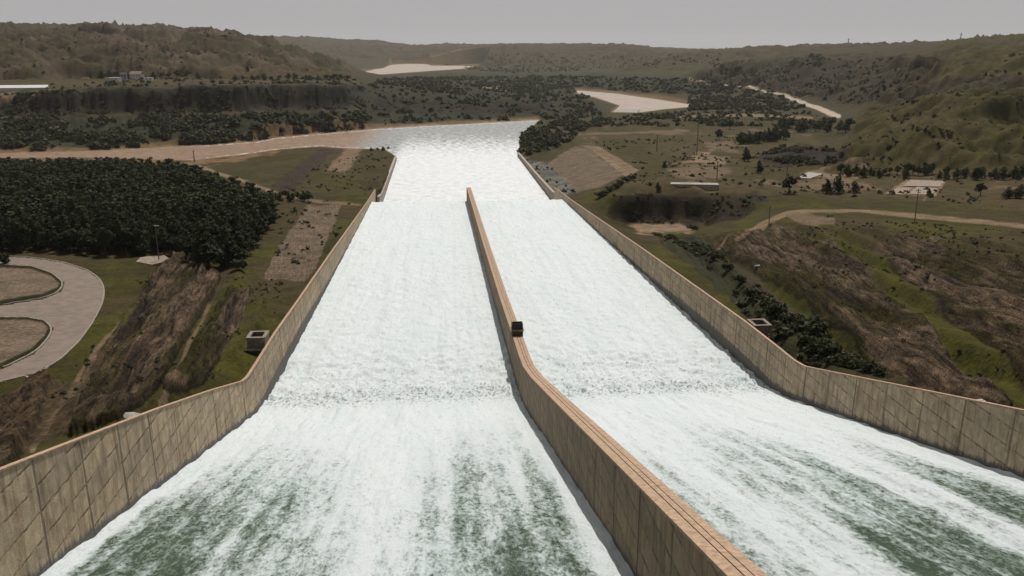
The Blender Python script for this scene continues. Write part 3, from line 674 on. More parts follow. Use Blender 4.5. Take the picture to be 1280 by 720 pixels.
# ------------------------------------------------------------------ walls
def sweep(name, S, prof, m, parent, above=None, wetl=None):
    """prof(s) -> closed ring of (x, z); swept along the chute"""
    rings = [prof(s) for s in S]; k = len(rings[0]); v = []; ab = []; we = []
    for s, r in zip(S, rings):
        for x, z in r: v.append((x, s, z)); ab.append(z - float(above(s)) if above else 0); we.append(wetl(s) if wetl else 0)
    f = [(i * k + j, i * k + (j + 1) % k, (i + 1) * k + (j + 1) % k, (i + 1) * k + j) for i in range(len(S) - 1) for j in range(k)]
    f += [tuple(range(k - 1, -1, -1)), tuple((len(S) - 1) * k + j for j in range(k))]
    return obj(name, v, f, m, parent, {'above': ab, 'wetline': we})

def wat(s): return float(zw(s)) if s < SL else max(0., float(zw(SL)) - .0185 * (s - SL) ** 2)
def wet_side(s): return float(np.interp(s, [0, 150, 200, 225, 270, 340, 450, 600], [1.2, 1.3, 1.8, 4.0, 4.2, 2.2, 1.0, .7]))
def side_wall(tin, sg, label):
    TP = SIDE_TOP if sg < 0 else SIDE_TOP_R
    w = thing('spillway_wall', label, 'retaining wall', (0, 0, 0))
    S = np.r_[np.arange(18, 188, 4.), np.arange(188, 240, 2.), np.arange(240, 641, 5.)]
    out = tin + sg * .85; bat = .3
    sweep('wall_face', S, lambda s: [(tin, wat(s) - 3), (tin + sg * bat, ztop(s, TP)), (out, ztop(s, TP)), (out + sg * .8, ztop(s, TP) - 9)][::sg], M['wall'], w, wat, wet_side)
    sweep('coping', S, lambda s: [(tin + sg * (bat - .1), ztop(s, TP) + .003), (tin + sg * (bat - .1), ztop(s, TP) + .25), (out + sg * .06, ztop(s, TP) + .25), (out + sg * .06, ztop(s, TP) + .003)][::sg], M['coping'], w)
    return w
side_wall(TL, -1, 'long tan concrete side wall of the spillway, beside the wood and curved road')
side_wall(TR, 1, 'long tan concrete side wall of the spillway, below the ploughed brown rock slopes')

dv = thing('divider_wall', 'tall concrete wall with orange top splitting the spillway into two channels', 'dividing wall', (0, 0, 0))
SE = 597.0
def dhalf(s): r = (TD1 - TD0) / 2; return r if s <= SE else math.sqrt(max(r * r - (s - SE) ** 2, .01))
S = np.r_[np.arange(18, 188, 4.), np.arange(188, 240, 2.), np.arange(240, SE, 5.), SE + np.array([0, .6, 1.1, 1.5, 1.8, 1.93])]
MID = (TD0 + TD1) / 2
def dtop(s): return ztop(s, DIV_TOP) - (0 if s < SE - 4 else min(1.5, (s - SE + 4) * .2))
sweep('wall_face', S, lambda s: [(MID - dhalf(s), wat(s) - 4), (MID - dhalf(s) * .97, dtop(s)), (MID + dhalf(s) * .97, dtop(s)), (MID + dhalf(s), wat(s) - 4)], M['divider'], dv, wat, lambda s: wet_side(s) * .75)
for a, b in ((-1.03, -.22), (-.13, .30), (.37, 1.03)):
    sweep('coping', S, lambda s: [(MID + a * dhalf(s), dtop(s) + .003), (MID + a * dhalf(s), dtop(s) + .32), (MID + b * dhalf(s), dtop(s) + .32), (MID + b * dhalf(s), dtop(s) + .003)], M['coping'], dv)

BT = ((630, 9), (660, 6.5), (760, 5), (940, 3.6))
def basin_wall(tin, sg, s1, label):
    w = thing('basin_wall', label, 'retaining wall', (0, 0, 0)); S = np.arange(632, s1, 6.)
    def tt(s): return tin
    sweep('wall_face', S, lambda s: [(tin, -4), (tin + sg * .5, ztop(s, BT)), (tin + sg * 2.2, ztop(s, BT)), (tin + sg * 2.6, -4)][::sg], M['basin'], w, lambda s: 0, lambda s: 1.0)
    sweep('coping', S, lambda s: [(tin + sg * .3, ztop(s, BT) + .003), (tin + sg * .3, ztop(s, BT) + .4), (tin + sg * 2.4, ztop(s, BT) + .4), (tin + sg * 2.4, ztop(s, BT) + .003)][::sg], M['pale'], w)
basin_wall(-40.8, -1, 925, 'low concrete wall of the lower basin, on the side of the muddy river bend')
basin_wall(86.2, 1, 950, 'low concrete wall of the lower basin, in front of the grey stone apron')

# vent chambers at the change of slope
def chamber(name, label, cat, x, y, z, w, d, h, depth):
    t = thing(name, label, cat, (x, y, z))
    b = MB(); th = .45
    b.box(-w/2, w/2, -d/2, -d/2 + th, -depth, h); b.box(-w/2, w/2, d/2 - th, d/2, -depth, h); b.box(-w/2, -w/2 + th, -d/2 + th + .003, d/2 - th - .003, -depth, h); b.box(w/2 - th, w/2, -d/2 + th + .003, d/2 - th - .003, -depth, h)
    b.obj('wall', M['box'], t)
    c = MB(); e = .18; th2 = .75
    c.box(-w/2 - e, w/2 + e, -d/2 - e, -d/2 + th2, h + .003, h + .38); c.box(-w/2 - e, w/2 + e, d/2 - th2, d/2 + e, h + .003, h + .38); c.box(-w/2 - e, -w/2 + th2, -d/2 + th2 + .003, d/2 - th2 - .003, h + .003, h + .38); c.box(w/2 - th2, w/2 + e, -d/2 + th2 + .003, d/2 - th2 - .003, h + .003, h + .38)
    c.obj('rim', M['box'], t)
    MB().box(-w/2 + th + .003, w/2 - th - .003, -d/2 + th + .003, d/2 - th - .003, h - 2.2, h - 2).obj('floor', M['dark'], t)
    MB().box(-w/2 - .5, w/2 + .2, -d/2 - .9, -d/2 - .003, h - 3.0, h - 2.7).obj('ledge', M['pale'], t)
    return t
chamber('vent_chamber', 'open topped concrete box behind the wall on the grassy bank', 'concrete box', TL - 3.3, 223.5, 37.2, 4.6, 5.6, 2.3, 8)
chamber('vent_chamber', 'open topped concrete box behind the wall among dark bushes', 'concrete box', TR + 3.9, 230, 36.0, 4.8, 6, 1.1, 8)
t = thing('vent_block', 'small dark two tier block standing on top of the dividing wall', 'vent block', (MID, 231, dtop(231) + .33))
MB().box(-1.5, 1.5, -1.6, 1.6, -.5, 1.5).obj('base', M['bark'], t)
MB().box(-1.7, 1.7, -1.8, 1.8, 1.503, 1.8).obj('slab', M['box'], t)
b = MB(); b.box(-1.5, 1.5, -1.2, -.95, 1.803, 3.4); b.box(-1.5, 1.5, .95, 1.2, 1.803, 3.4); b.box(-1.5, -1.25, -.947, .947, 1.803, 3.4); b.box(1.25, 1.5, -.947, .947, 1.803, 3.4); b.obj('hood', M['dark'], t)

# ------------------------------------------------------------------ vegetation
def leaves(n, pts, size, seed, flat=.0):
    """n leaf clumps (quads) scattered round the points (x, y, z, radius)"""
    g = np.random.default_rng(seed); P = np.array(pts, float); w = P[:, 3] ** 2; i = g.choice(len(P), n, p=w / w.sum())
    d = g.normal(size=(n, 3)); d /= np.linalg.norm(d, axis=1)[:, None]; rad = P[i, 3] * (g.random(n) ** .33)
    c = P[i, :3] + d * rad[:, None] * np.array([1, 1, .8])
    nrm = d * .6 + g.normal(size=(n, 3)) * .6 + np.array([0, 0, .4]); nrm /= np.linalg.norm(nrm, axis=1)[:, None]
    a = np.cross(nrm, g.normal(size=(n, 3))); a /= np.linalg.norm(a, axis=1)[:, None]; b = np.cross(nrm, a)
    s = (size * (.55 + .9 * g.random(n)))[:, None]; b = b * (.55 + .4 * g.random(n))[:, None]
    v = np.stack([c - a * s, c - b * s * .8 + a * s * .1, c + a * s, c + b * s * .9], 1).reshape(-1, 3)
    f = np.arange(n * 4).reshape(-1, 4); tint = np.repeat(np.clip(.5 + .35 * g.normal(size=n), 0, 1), 4)
    return v, f, tint

def make_tree(h, w, kind, nl, size, seed, leafm):
    g = random.Random(seed); clumps = []
    if kind == 'tall':
        for i in range(13):
            q = .22 + .74 * i / 12; rr = w * .5 * (1.0 - .82 * max(0, q - .3) / .7) * (1 if q > .28 else .75); an = g.random() * 6.28
            clumps.append((math.cos(an) * rr * .5, math.sin(an) * rr * .5, h * q, rr * (.55 + .25 * g.random())))
        clumps.append((0, 0, h * .95, w * .1))
    else:
        for i in range(12):
            an = g.random() * 6.28; q = g.random() ** .6; rr = w * .36 * q; zz = h * (.40 + .42 * g.random()) * (1 - .12 * q)
            clumps.append((math.cos(an) * rr, math.sin(an) * rr, zz, w * (.14 + .11 * g.random())))
        clumps.append((0, 0, h * .72, w * .22)); clumps.append((0, 0, h * .86, w * .13))
    v, f, ti = leaves(nl, clumps, size, seed)
    crown = mesh('crown', v, f, leafm, {'tint': ti})
    b = MB(); b.cone((0, 0, -.6), (.1, .05, h * .5), w * .035 + .1, w * .018 + .04); b.cone((.1, .05, h * .5), (0, 0, h * .85), w * .018 + .04, .03)
    for c in clumps[:6]: b.cone((.05, .02, min(h * .45, c[2] * .7)), c[:3], .09, .03, 5)
    return crown, mesh('trunk', b.v, b.f, M['bark'])

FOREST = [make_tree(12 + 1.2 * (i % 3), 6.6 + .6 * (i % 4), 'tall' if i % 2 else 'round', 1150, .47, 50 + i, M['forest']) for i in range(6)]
TREES = [make_tree(10, 8 + (i % 3), 'round' if i % 2 else 'tall', 650, .58, 90 + i, M['leaf']) for i in range(5)]
def shrub_mesh(h, w, n, size, seed, m):
    g = random.Random(seed); cl = [(g.uniform(-.3, .3) * w, g.uniform(-.3, .3) * w, h * g.uniform(.3, .7), w * g.uniform(.18, .28)) for _ in range(8)]
    v, f, ti = leaves(n, cl, size, seed); v[:, 2] = np.maximum(v[:, 2], -.3)
    b = MB()
    for c in cl[:5]: b.cone((0, 0, -.5), c[:3], .1, .03, 5)
    return mesh('foliage', v, f, m, {'tint': ti}), mesh('stem', b.v, b.f, M['bark'])
SHRUBS = [shrub_mesh(4, 5.2, 420, .42, 130 + i, M['leaf']) for i in range(4)]

def plant(name, proto, pos, scale, rz, label, cat, group, parts=('crown', 'trunk'), wide=1.0):
    t = thing(name, label, cat, pos, rz, group); t.scale = (scale * wide, scale * wide, scale)
    for nm, me in zip(parts, proto): link(nm, me, t)
    return t

FPOLY = [(-70,324),(0,318),(60,316),(120,322),(170,322),(215,322),(250,330),(300,336),(318,312),(330,296),(344,280),(340,266),(326,257),(300,248),(262,233),(228,220),(150,215),(0,216),(-70,216)]
pts = []
g = random.Random(5)
# the wood: a jittered planting over the traced plot
xs = np.arange(-420, 40, 5.5); ys = np.arange(300, 860, 5.5)
for i, x0 in enumerate(xs):
    for j, y0 in enumerate(ys):
        x = x0 + g.uniform(-2.7, 2.7); y = y0 + g.uniform(-2.7, 2.7); pts.append((x, y))
pts = np.array(pts); zz = gz(pts[:, 0], pts[:, 1]); ppx, ppy = proj(pts[:, 0], pts[:, 1], zz)
ins = sdf(FPOLY, ppx, ppy) > 1; pts = np.c_[pts, zz][ins]; pd = np.hypot(pts[:, 0], pts[:, 1]); pts = pts[np.argsort(pd)]
ppx, ppy = proj(pts[:, 0], pts[:, 1], pts[:, 2] + 6)
vis = (ppx > -12) & (ppx < 1290)
front = pts[vis][:285]; rest = np.r_[pts[vis][285:], pts[~vis]]
for k_, (x, y, z) in enumerate(front):
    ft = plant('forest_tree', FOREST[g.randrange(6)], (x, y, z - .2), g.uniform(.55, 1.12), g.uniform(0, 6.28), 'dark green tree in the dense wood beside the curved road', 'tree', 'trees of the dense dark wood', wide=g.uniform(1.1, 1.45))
def mass(name, protos, P, scales, m, kind='stuff', wide=1.0):
    vs, fs, ts, nv = [], [], [], 0
    for (x, y, z), s in zip(P, scales):
        v, f, ti = protos[g.randrange(len(protos))]; a = g.uniform(0, 6.28); c_, s_ = math.cos(a), math.sin(a); w_ = wide * g.uniform(.85, 1.2)
        q = np.c_[(v[:, 0] * c_ - v[:, 1] * s_) * s * w_ + x, (v[:, 0] * s_ + v[:, 1] * c_) * s * w_ + y, v[:, 2] * s + z]
        vs.append(q); fs.append(f + nv); ts.append(np.clip(ti + g.uniform(-.2, .25), 0, 1)); nv += len(v)
    o = obj(name, np.concatenate(vs), np.concatenate(fs), m, attrs={'tint': np.concatenate(ts)}); o['kind'] = kind; return o
def cl_tall(h, w, s):
    q = random.Random(s); return [(q.uniform(-.2, .2) * w, q.uniform(-.2, .2) * w, h * a, w * (.42 - .33 * a) + .5) for a in (.3, .45, .6, .75, .9, .97)]
FARTREE = [leaves(300, cl_tall(12 + (i % 3), 6.5, i), .68, 170 + i) for i in range(5)]
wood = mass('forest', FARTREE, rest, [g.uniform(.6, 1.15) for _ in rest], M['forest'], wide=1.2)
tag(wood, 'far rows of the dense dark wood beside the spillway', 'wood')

# ground scrub and bushes too many to count
def scatter(poly, n, jit=0):
    P = np.array(poly, float); out = []
    x0, x1, y0, y1 = P[:, 0].min(), P[:, 0].max(), P[:, 1].min(), P[:, 1].max()
    # equal chance per square metre of the plot: sample the ground grid by cell area
    m = sdf(poly, PX, PY) > 0
    idx = np.flatnonzero(m.ravel()); 
    if not len(idx): return np.zeros((0, 3))
    w = (RR.ravel()[idx]) ** 2; w = w * np.clip(2.6 * (vnoise(X.ravel()[idx] / 26, Y.ravel()[idx] / 26, 401) * .6 + .4 * vnoise(X.ravel()[idx] / 9, Y.ravel()[idx] / 9, 402)) - .55, .04, 1.6) ** 3; pick = rng.choice(idx, n, p=w / w.sum())
    x = X.ravel()[pick] + rng.uniform(-1, 1, n) * RR.ravel()[pick] * .0012; y = Y.ravel()[pick] + rng.uniform(-1, 1, n) * RR.ravel()[pick] * .004
    z = gz(x, y); px0, py0 = proj(x, y, x * 0); ok = (z > .6) & (sdf(RIV1, px0, py0) < -.5) & ~((x > TL - 3) & (x < TR + 3) & (y < 960))
    return np.c_[x, y, z][ok]
BUSHF = [leaves(34, [(random.uniform(-1, 1), random.uniform(-1, 1), random.uniform(.5, 1.9), 1.1) for _ in range(5)], .85, 310 + i) for i in range(6)]
BUSHP = [leaves(70, [(random.uniform(-1, 1), random.uniform(-1, 1), random.uniform(.6, 2.0), 1.1) for _ in range(5)], .62, 210 + i) for i in range(6)]
groups = [
 ([(-80,186),(-80,150),(100,148),(300,145),(455,140),(470,154),(400,163),(320,175),(200,180),(100,186)], 3200, .8, 2.6),
 ([(440,152),(455,112),(480,98),(640,95),(720,112),(745,132),(760,146),(690,150),(600,150),(480,156)], 2400, .8, 2.6),
 ([(650,190),(652,172),(676,152),(722,150),(735,160),(712,176),(690,186),(668,196)], 420, 1.2, 3.0),
 ([(700,160),(760,146),(860,140),(1010,142),(1050,150),(1000,158),(850,158)], 520, .8, 2.2),
 ([(862,138),(860,104),(900,106),(960,116),(1010,134),(980,140)], 900, 1.2, 2.8),
 ([(640,112),(660,95),(800,98),(900,102),(930,108),(860,118),(800,116),(740,110)], 900, 1.3, 3.0),
 ([(860,98),(900,84),(1000,75),(1100,72),(1160,84),(1150,112),(1090,130),(1010,122)], 2200, .7, 2.0),
 ([(-80,96),(-80,44),(300,44),(430,86),(300,96)], 4200, .7, 2.1),
 ([(-80,119),(60,112),(200,108),(455,106),(430,95),(200,95)], 420, .7, 1.8),
 ([(-80,146),(-80,125),(100,114),(455,110),(455,138),(200,142)], 900, .5, 1.5),
 ([(1040,205),(1110,140),(1280,70),(1480,60),(1480,215)], 1500, .3, 1.2),
 ([(745,238),(800,214),(740,178),(900,168),(1060,206),(1280,214),(1280,262),(1000,243)], 520, .25, .9),
 ([(945,200),(975,184),(1055,188),(1066,205),(1000,208)], 260, .7, 1.6),
 ([(640,92),(900,80),(900,70),(560,66),(540,84)], 1500, 1.2, 2.8),
 None,
 ([(880,320),(830,300),(815,292),(900,312),(960,360),(1010,398),(1080,440),(1120,472),(1060,466),(1000,452),(950,410)], 420, .3, .8),
 ([(230,470),(262,400),(320,360),(352,345),(345,400),(320,440),(270,480)], 60, .12, .3),
 ([(335,246),(400,205),(470,190),(490,200),(470,232),(440,262),(430,300),(390,350),(350,360)], 190, .25, .7),
 ([(60,500),(140,400),(190,330),(260,325),(330,350),(300,440),(200,510)], 160, .12, .34),
 ([(652,198),(683,206),(720,240),(700,244),(680,226)], 60, .3, .8),
 ([(950,300),(1040,270),(1280,290),(1280,480),(1150,470)], 460, .14, .4),
 ([(765,246),(960,244),(940,270),(870,278),(800,280)], 90, .3, .7),
]
cut = groups.index(None)
for gs, protos, lb in ((groups[:cut], BUSHF, 'dark scrub and bushes covering the far river banks, bluffs and hills'), (groups[cut + 1:], BUSHP, 'small bushes and tufts on the banks beside the spillway')):
    P, S_ = [], []
    for poly, n_, a, b in gs:
        q = scatter(poly, n_); P.append(q); S_ += [a + (b - a) * g.random() ** 1.6 for _ in q]
    tag(mass('undergrowth', protos, np.concatenate(P), S_, M['scrub'], wide=1.2), lb, 'scrub')

# trees one can tell apart: (column, row of the foot, height in rows of the photo)
def tree_at(px, py, hpx, label, group=None, wide=1.0, name='tree'):
    x, y, z = hit(px, py); d = math.hypot(x, y); hm = hpx * d / F
    return plant(name, TREES[g.randrange(5)], (x, y, z - .2), hm / 10, g.uniform(0, 6.28), label, 'tree', group, wide=wide)
for a in ((898.6, 175, 14, 'lone dark round tree on the plain below the pale road'), (931, 202, 18, 'dark tree on the plain behind the pale bare patches'), (948, 217, 16, 'dark narrow tree left of the broken concrete slabs'),
          (822, 240, 12, 'small dark tree at the rim of the dark gully'), (986, 242, 23, 'broad dark tree standing before the long white slab', 1.1), (1067, 241, 14, 'small round tree right of the tall pair'),
          (1225, 245, 16, 'dark tree near the edge of the dry field, right of the ruined floor'), (1160, 246, 10, 'low tree in front of the ruined concrete floor'),
          (830, 210, 9, 'low tree beside the pale dirt patch'), (877, 155, 8, 'small tree above the pale plain track'), (912, 162, 12, 'dark tree just left of the dense tree clump')):
    tree_at(a[0], a[1], a[2], a[3], None, a[4] if len(a) > 4 else .95)
tree_at(1032, 242, 18, 'shorter tree of the pair on the dry field'); tree_at(1047, 242, 23, 'taller tree of the pair on the dry field', None, .8)
tree_at(1260, 248, 13, 'wide low tree at the end of the dry field', None, 1.3); tree_at(1275, 248, 16, 'taller tree at the very end of the dry field')
for i in range(13): tree_at(926 + i * 4.8 + g.uniform(-1.5, 1.5), 181 - i * .5 + g.uniform(-2, 1), g.uniform(11, 17), 'dark tree in the dense clump in front of the mound', 'trees of the dense clump', 1.1)
for i in range(18): tree_at(970 + i * 5.4 + g.uniform(-2, 2), 163 + g.uniform(-5, 3) + i * .15, g.uniform(9, 15), 'dark tree in the belt at the end of the pale road', 'trees at the end of the pale road', 1.15)
for i in range(34): tree_at(1050 + i * 7.2 + g.uniform(-3, 3), 219 + i * .12 + g.uniform(-3, 3.5), g.uniform(8, 15), 'dark tree in the long row at the foot of the grassy hills', 'trees in the row under the hills', 1.0)
for i in range(8): tree_at(345 + i * 5.5 + g.uniform(-2, 2), 250 + g.uniform(-3, 3), g.uniform(9, 15), 'dark tree in the small clump at the corner of the wood', 'trees at the corner of the wood', 1.1)
for i in range(12): tree_at(126 + i * 11 + g.uniform(-3, 3), 98.6 + g.uniform(-1.2, .6), g.uniform(6, 10), 'dark tree among the white houses on the plateau', 'trees by the plateau houses', 1.3)
for i in range(16): tree_at(295 + i * 9.5 + g.uniform(-3, 3), 99 + g.uniform(-1.5, 1.5), g.uniform(4, 7), 'tree in the far row along the plateau', 'trees along the plateau', 1.6)
for i in range(4): tree_at(465 + i * 7 + g.uniform(-1, 1), 188.5, g.uniform(4, 6.5), 'small dark bush tree on the river bank corner', 'bush trees on the bank corner', 1.3)

def shrub_at(px, py, hpx, label, group=None, wide=1.0):
    x, y, z = hit(px, py); d = math.hypot(x, y); hm = hpx * d / F
    return plant('shrub', SHRUBS[g.randrange(4)], (x, y, z - .2), hm / 4, g.uniform(0, 6.28), label, 'shrub', group, ('foliage', 'stem'), wide)
for a in ((968, 397, 22), (985, 405, 17), (1018, 420, 27), (1005, 432, 19), (1036, 448, 24), (1024, 440, 22), (1062, 458, 20), (1080, 464, 18), (1048, 455, 17), (956, 386, 15), (941, 372, 15), (925, 355, 14), (1098, 470, 14), (1000, 410, 15), (910, 338, 12), (893, 325, 11), (1012, 445, 16), (976, 418, 14)):
    shrub_at(*a, 'dark leafy shrub in the ditch behind the spillway wall', 'shrubs in the ditch behind the wall', 1.05)
shrub_at(300, 337, 16, 'dark shrub at the near corner of the wood'); shrub_at(5, 330, 14, 'dark shrub where the curved road meets the wood')
shrub_at(865, 288, 9, 'dark shrub on the pale flat in the gully', None, 1.6)
for i in range(7): shrub_at(748 + i * 7, 247 - i * 3.6 + g.uniform(-1, 1), 8, 'dark shrub in the row along the dike track', 'shrubs along the dike track', 1.2)

# ------------------------------------------------------------------ poles, masts, slabs, houses
def pole(px, py, hpx, label, arm=True, lamp=False, m='wood'):
    x, y, z = hit(px, py); d = math.hypot(x, y); h = hpx * d / F; s = max(.17, d * .00055)
    t = thing('lamp_post' if lamp else 'utility_pole', label, 'lamp post' if lamp else 'utility pole', (x, y, z))
    MB().cone((0, 0, -.5), (0, 0, h), s * 1.1, s * .75, 8).obj('post', M[m], t)
    if lamp:
        MB().cone((0, 0, h - .2), (1.2, -.2, h + .1), s * .5, s * .4, 6).obj('arm', M[m], t); MB().box(-.5, 1.5, -.35, .15, h + .1, h + .42).obj('lamp_head', M['pale'], t)
    elif arm:
        MB().box(-1.3, 1.3, -.1, .1, h - 1.1, h - .85).obj('crossarm', M[m], t)
        for q in (-1.1, 1.1): MB().cone((q, 0, h - .847), (q, 0, h - .5), .09, .05, 6).obj('insulator', M['pale'], t)
    return t
pole(199, 328, 43, 'tall lamp post standing by the pale slab before the wood', lamp=True)
pole(1143, 279, 40, 'tall wooden pole with crossarm beside the contour track')
pole(961, 281, 24, 'wooden pole at the bend of the contour track')
pole(871, 192, 40, 'thin tall pole beside the forked pale dirt patch'); pole(821, 189, 20, 'thin pole on the plain above the gully'); pole(896, 224, 22, 'thin pole behind the white slab near the gully'); pole(983, 226, 20, 'thin pole left of the broken slabs')
pole(243, 203, 14, 'small pole at the river end of the wood')
for px, py, h, lb in ((1060, 57.5, 9, 'thin mast on the far ridge, the one nearer the river'), (1200, 54.5, 10, 'thin mast on the far ridge above the grassy hills')):
    x, y, z = at_k(px, py, 3900 if px < 1100 else 2500); z = float(gz(x, y)); d = math.hypot(x, y)
    t = thing('mast', lb, 'mast', (x, y, z)); hm = h * d / F; MB().cone((0, 0, -2), (0, 0, hm), d * .0006, d * .0003, 6).obj('pole', M['metal'], t); MB().box(-d*.0018, d*.0018, -.3, .3, hm * .8, hm * .83).obj('crossarm', M['metal'], t)

def slab(poly, label, h=.5, m='pale', name='concrete_slab', cat='concrete slab'):
    W = [hit(*p) for p in poly]; c = np.mean(W, 0); n_ = len(W); v = [(p[0], p[1], p[2] - 1.5) for p in W] + [(p[0], p[1], max(p[2], c[2] - .3) + h) for p in W]
    f = [tuple(range(n_, 2 * n_)), tuple(range(n_ - 1, -1, -1))] + [(i, (i + 1) % n_, n_ + (i + 1) % n_, n_ + i) for i in range(n_)]
    return tag(obj(name, v, f, M[m]), label, cat)
slab([(170,328),(190,332),(215,327),(205,323),(176,324)], 'pale broken concrete slab at the foot of the lamp post', .3, 'floor')
x, y, z = hit(868, 230)
b = MB(); b.box(-15.5, 15.5, -4.2, 4.2, -3, .5); b.box(-9, -2, 1, 3.4, .503, .8); o = b.obj('concrete_slab', M['pale']); o.location = (x, y, z - .15); o.rotation_euler = (0, 0, -.12 - YAW); tag(o, 'long white concrete slab by the dark gully', 'concrete slab')
slab([(997,223),(1012,224),(1029,218),(1010,217)], 'white concrete slab among the dry grass by the broad tree')
slab([(1108,243),(1130,244),(1140,236),(1122,235)], 'pale floor slab of the ruin, nearest the pole', .3, 'floor'); slab([(1136,243),(1165,244),(1172,236),(1146,235)], 'pale floor slab of the ruin, next to the low tree', .3, 'floor'); slab([(1128,233),(1175,234),(1180,227),(1138,226)], 'pale floor slab of the ruin, at its back', .3, 'floor')
slab([(765,140.5),(796,141.5),(800,139),(770,138)], 'pale sand bar at the bend of the far river', .6, 'rock', 'sand_bar', 'sand bar')
def rock(px, py, s, label, flat=.4):
    x, y, z = hit(px, py); q = random.Random(int(px)); v, f = [], []
    n_ = 9
    for k_, (rr, zz_) in enumerate(((.9, -.3), (1, .15), (.7, .6), (.3, .8))):
        for i in range(n_): a = 6.28 * i / n_; w_ = rr * s * q.uniform(.8, 1.15); v.append((w_ * math.cos(a) * 1.6, w_ * math.sin(a) * .9, zz_ * s * flat * q.uniform(.8, 1.2)))
    for k_ in range(3): f += [(k_ * n_ + i, k_ * n_ + (i + 1) % n_, (k_ + 1) * n_ + (i + 1) % n_, (k_ + 1) * n_ + i) for i in range(n_)]
    f.append(tuple(3 * n_ + i for i in range(n_))); o = obj('boulder', v, f, M['rock']); o.location = (x, y, z); return tag(o, label, 'boulder')
rock(163, 523, 1.9, 'pale flat boulder behind the near spillway wall below the rock ridge'); rock(1228, 506, 2.0, 'pale flat boulder on the bank behind the spillway wall'); rock(948, 333, 1.2, 'small pale boulder on the grassy slope below the contour track')

def house(px, py, wpx, hpx, label, wm, rm='roof', flat=True):
    x, y, z = hit(px, py); d = math.hypot(x, y); w = wpx * d / F; h = hpx * d / F; dp = w * .7
    t = thing('house', label, 'house', (x, y, z), g.uniform(-.3, .3))
    MB().box(-w/2, w/2, -dp/2, dp/2, -2, h).obj('wall', M[wm], t)
    if flat: MB().box(-w/2 - .4, w/2 + .4, -dp/2 - .4, dp/2 + .4, h + .003, h + .4).obj('roof', M[rm], t)
    else:
        v = [(-w/2-.5, -dp/2-.5, h), (w/2+.5, -dp/2-.5, h), (w/2+.5, dp/2+.5, h), (-w/2-.5, dp/2+.5, h), (-w/2-.5, 0, h * 1.5), (w/2+.5, 0, h * 1.5)]
        obj('roof', v, [(0, 1, 5, 4), (2, 3, 4, 5), (0, 4, 3), (1, 2, 5), (3, 2, 1, 0)], M[rm], t)
    k_ = max(2, int(w / 5))
    for i in range(k_):
        u_ = -w/2 + w * (i + .5) / k_; MB().box(u_ - .7, u_ + .7, -dp/2 - .06, -dp/2 - .003, h * .45, h * .8).obj('window', M['dark'], t)
    return t
house(143, 101.5, 13, 3.5, 'low white house at the end of the plateau hamlet', 'white'); house(155, 101, 7, 8, 'tall blue grey house in the plateau hamlet', 'blue'); house(172, 100.5, 13, 5.5, 'white house with brown pitched roof in the plateau hamlet', 'white', 'redroof', False)
house(187, 101.5, 8, 3.5, 'small white house right of the pitched roof', 'white')
# boundary wall of the hamlet and the long shed at the picture's edge
x, y, z = hit(228, 104.5); d = math.hypot(x, y)
t = thing('boundary_wall', 'long low white wall beside the plateau hamlet', 'wall', (x, y, z), -.15); MB().box(-32, 32, -.4, .4, -2, 1.5).obj('wall_face', M['white'], t); MB().box(-32.2, 32.2, -.6, .6, 1.503, 1.8).obj('coping', M['pale'], t)
x, y, z = hit(22, 113.5)
t = thing('long_shed', 'long pale roofed shed on the plateau edge under the bare hills', 'shed', (x - 8, y + 6, z), .16)
MB().box(-46, 46, -8, 8, -3, 3.2).obj('wall', M['white'], t)
obj('roof', [(-47, -9, 3.2), (47, -9, 3.2), (44, 9, 6.5), (-47, 9, 6.5), (-47, -9, 3.6), (47, -9, 3.6), (44, 9, 6.9), (-47, 9, 6.9)], [(3, 2, 1, 0), (4, 5, 6, 7), (0, 1, 5, 4), (1, 2, 6, 5), (2, 3, 7, 6), (3, 0, 4, 7)], M['roof'], t)

# ------------------------------------------------------------------ air
HZ_D = 1.8e-5
m = bpy.data.materials.new('haze'); m.use_nodes = True; nt = m.node_tree; nt.nodes.clear()
out = N(nt, 'ShaderNodeOutputMaterial'); pv = N(nt, 'ShaderNodeVolumePrincipled'); pv.inputs['Color'].default_value = (.98, .965, .96, 1); pv.inputs['Density'].default_value = HZ_D; pv.inputs['Anisotropy'].default_value = .35
L(nt, pv.outputs[0], out.inputs['Volume'])
b = MB(); b.box(-8200, 8200, -200, 9900, -12, 240); hz = b.obj('haze', m); hz['kind'] = 'stuff'; hz['label'] = 'thin pale haze over the valley'

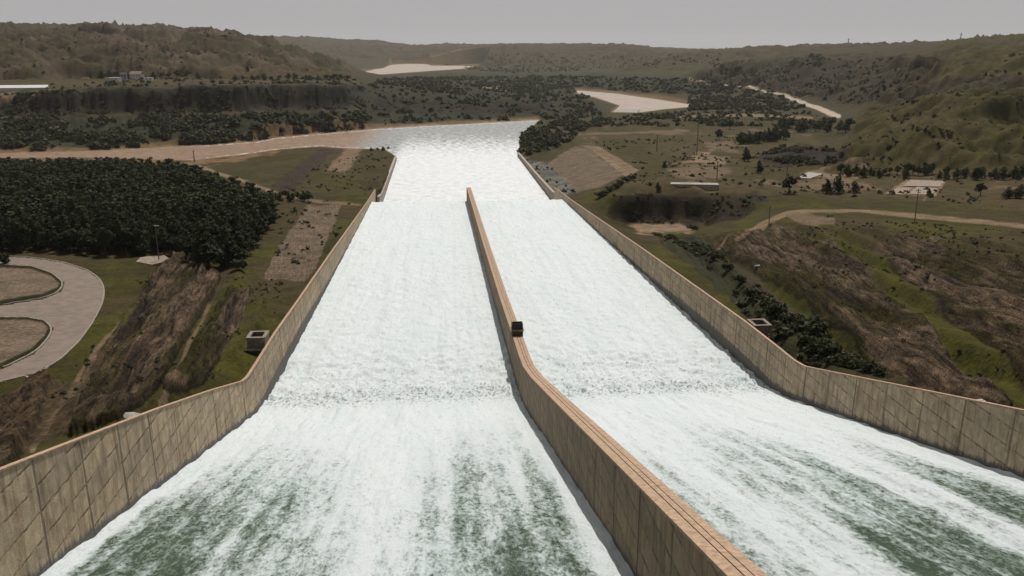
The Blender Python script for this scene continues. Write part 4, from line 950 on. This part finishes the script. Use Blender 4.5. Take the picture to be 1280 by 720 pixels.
# ------------------------------------------------------------------ light
SUN_EL, SUN_AZ = R(58), R(14)   # azimuth measured from straight down the chute towards the right bank
w = bpy.data.worlds.new('World'); scene.world = w; w.use_nodes = True; nt = w.node_tree
sky = N(nt, 'ShaderNodeTexSky', sky_type='NISHITA'); sky.sun_disc = False; sky.sun_elevation = SUN_EL; sky.sun_rotation = SUN_AZ; sky.air_density = 1.0; sky.dust_density = 5.0; sky.ozone_density = 1.0; sky.altitude = 300
hs = N(nt, 'ShaderNodeHueSaturation'); hs.inputs['Saturation'].default_value = .12; hs.inputs['Value'].default_value = 1.0
L(nt, sky.outputs[0], hs.inputs['Color'])
bg = nt.nodes['Background']; 
# thick pale dust low in the sky, clearer overhead
tc = N(nt, 'ShaderNodeTexCoord'); sx = N(nt, 'ShaderNodeSeparateXYZ'); L(nt, tc.outputs['Generated'], sx.inputs[0])
hf = mrange(nt, sx.outputs[2], .06, .34, .95, .12, True)
L(nt, mix(nt, hf, hs.outputs[0], (6.0, 5.88, 5.9)), bg.inputs['Color']); bg.inputs['Strength'].default_value = .07
sd = bpy.data.lights.new('sun', 'SUN'); sd.energy = 4.2; sd.angle = R(.5); sd.color = (1, .965, .915)
so = bpy.data.objects.new('sun', sd); COL.objects.link(so)
from mathutils import Vector
dvec = Vector((math.sin(SUN_AZ) * math.cos(SUN_EL), math.cos(SUN_AZ) * math.cos(SUN_EL), math.sin(SUN_EL)))
so.rotation_euler = (-dvec).to_track_quat('-Z', 'Y').to_euler(); so.location = (0, 0, 300)

# ------------------------------------------------------------------ camera and render settings
cd = bpy.data.cameras.new('camera'); cd.sensor_width = 36; cd.lens = F / 1280 * 36; cd.clip_start = .5; cd.clip_end = 30000
co = bpy.data.objects.new('camera', cd); COL.objects.link(co); co.location = (0, 0, CZ); co.rotation_euler = (math.pi / 2 - PITCH, 0, -YAW); scene.camera = co
scene.render.resolution_x = 1024; scene.render.resolution_y = 576
scene.view_settings.view_transform = 'Standard'; scene.view_settings.look = 'None'; scene.view_settings.gamma = 1; scene.view_settings.exposure = 0
scene.cycles.volume_bounces = 0; scene.cycles.max_bounces = 5; scene.cycles.diffuse_bounces = 2; scene.cycles.transparent_max_bounces = 8
scene.cycles.use_denoising = True
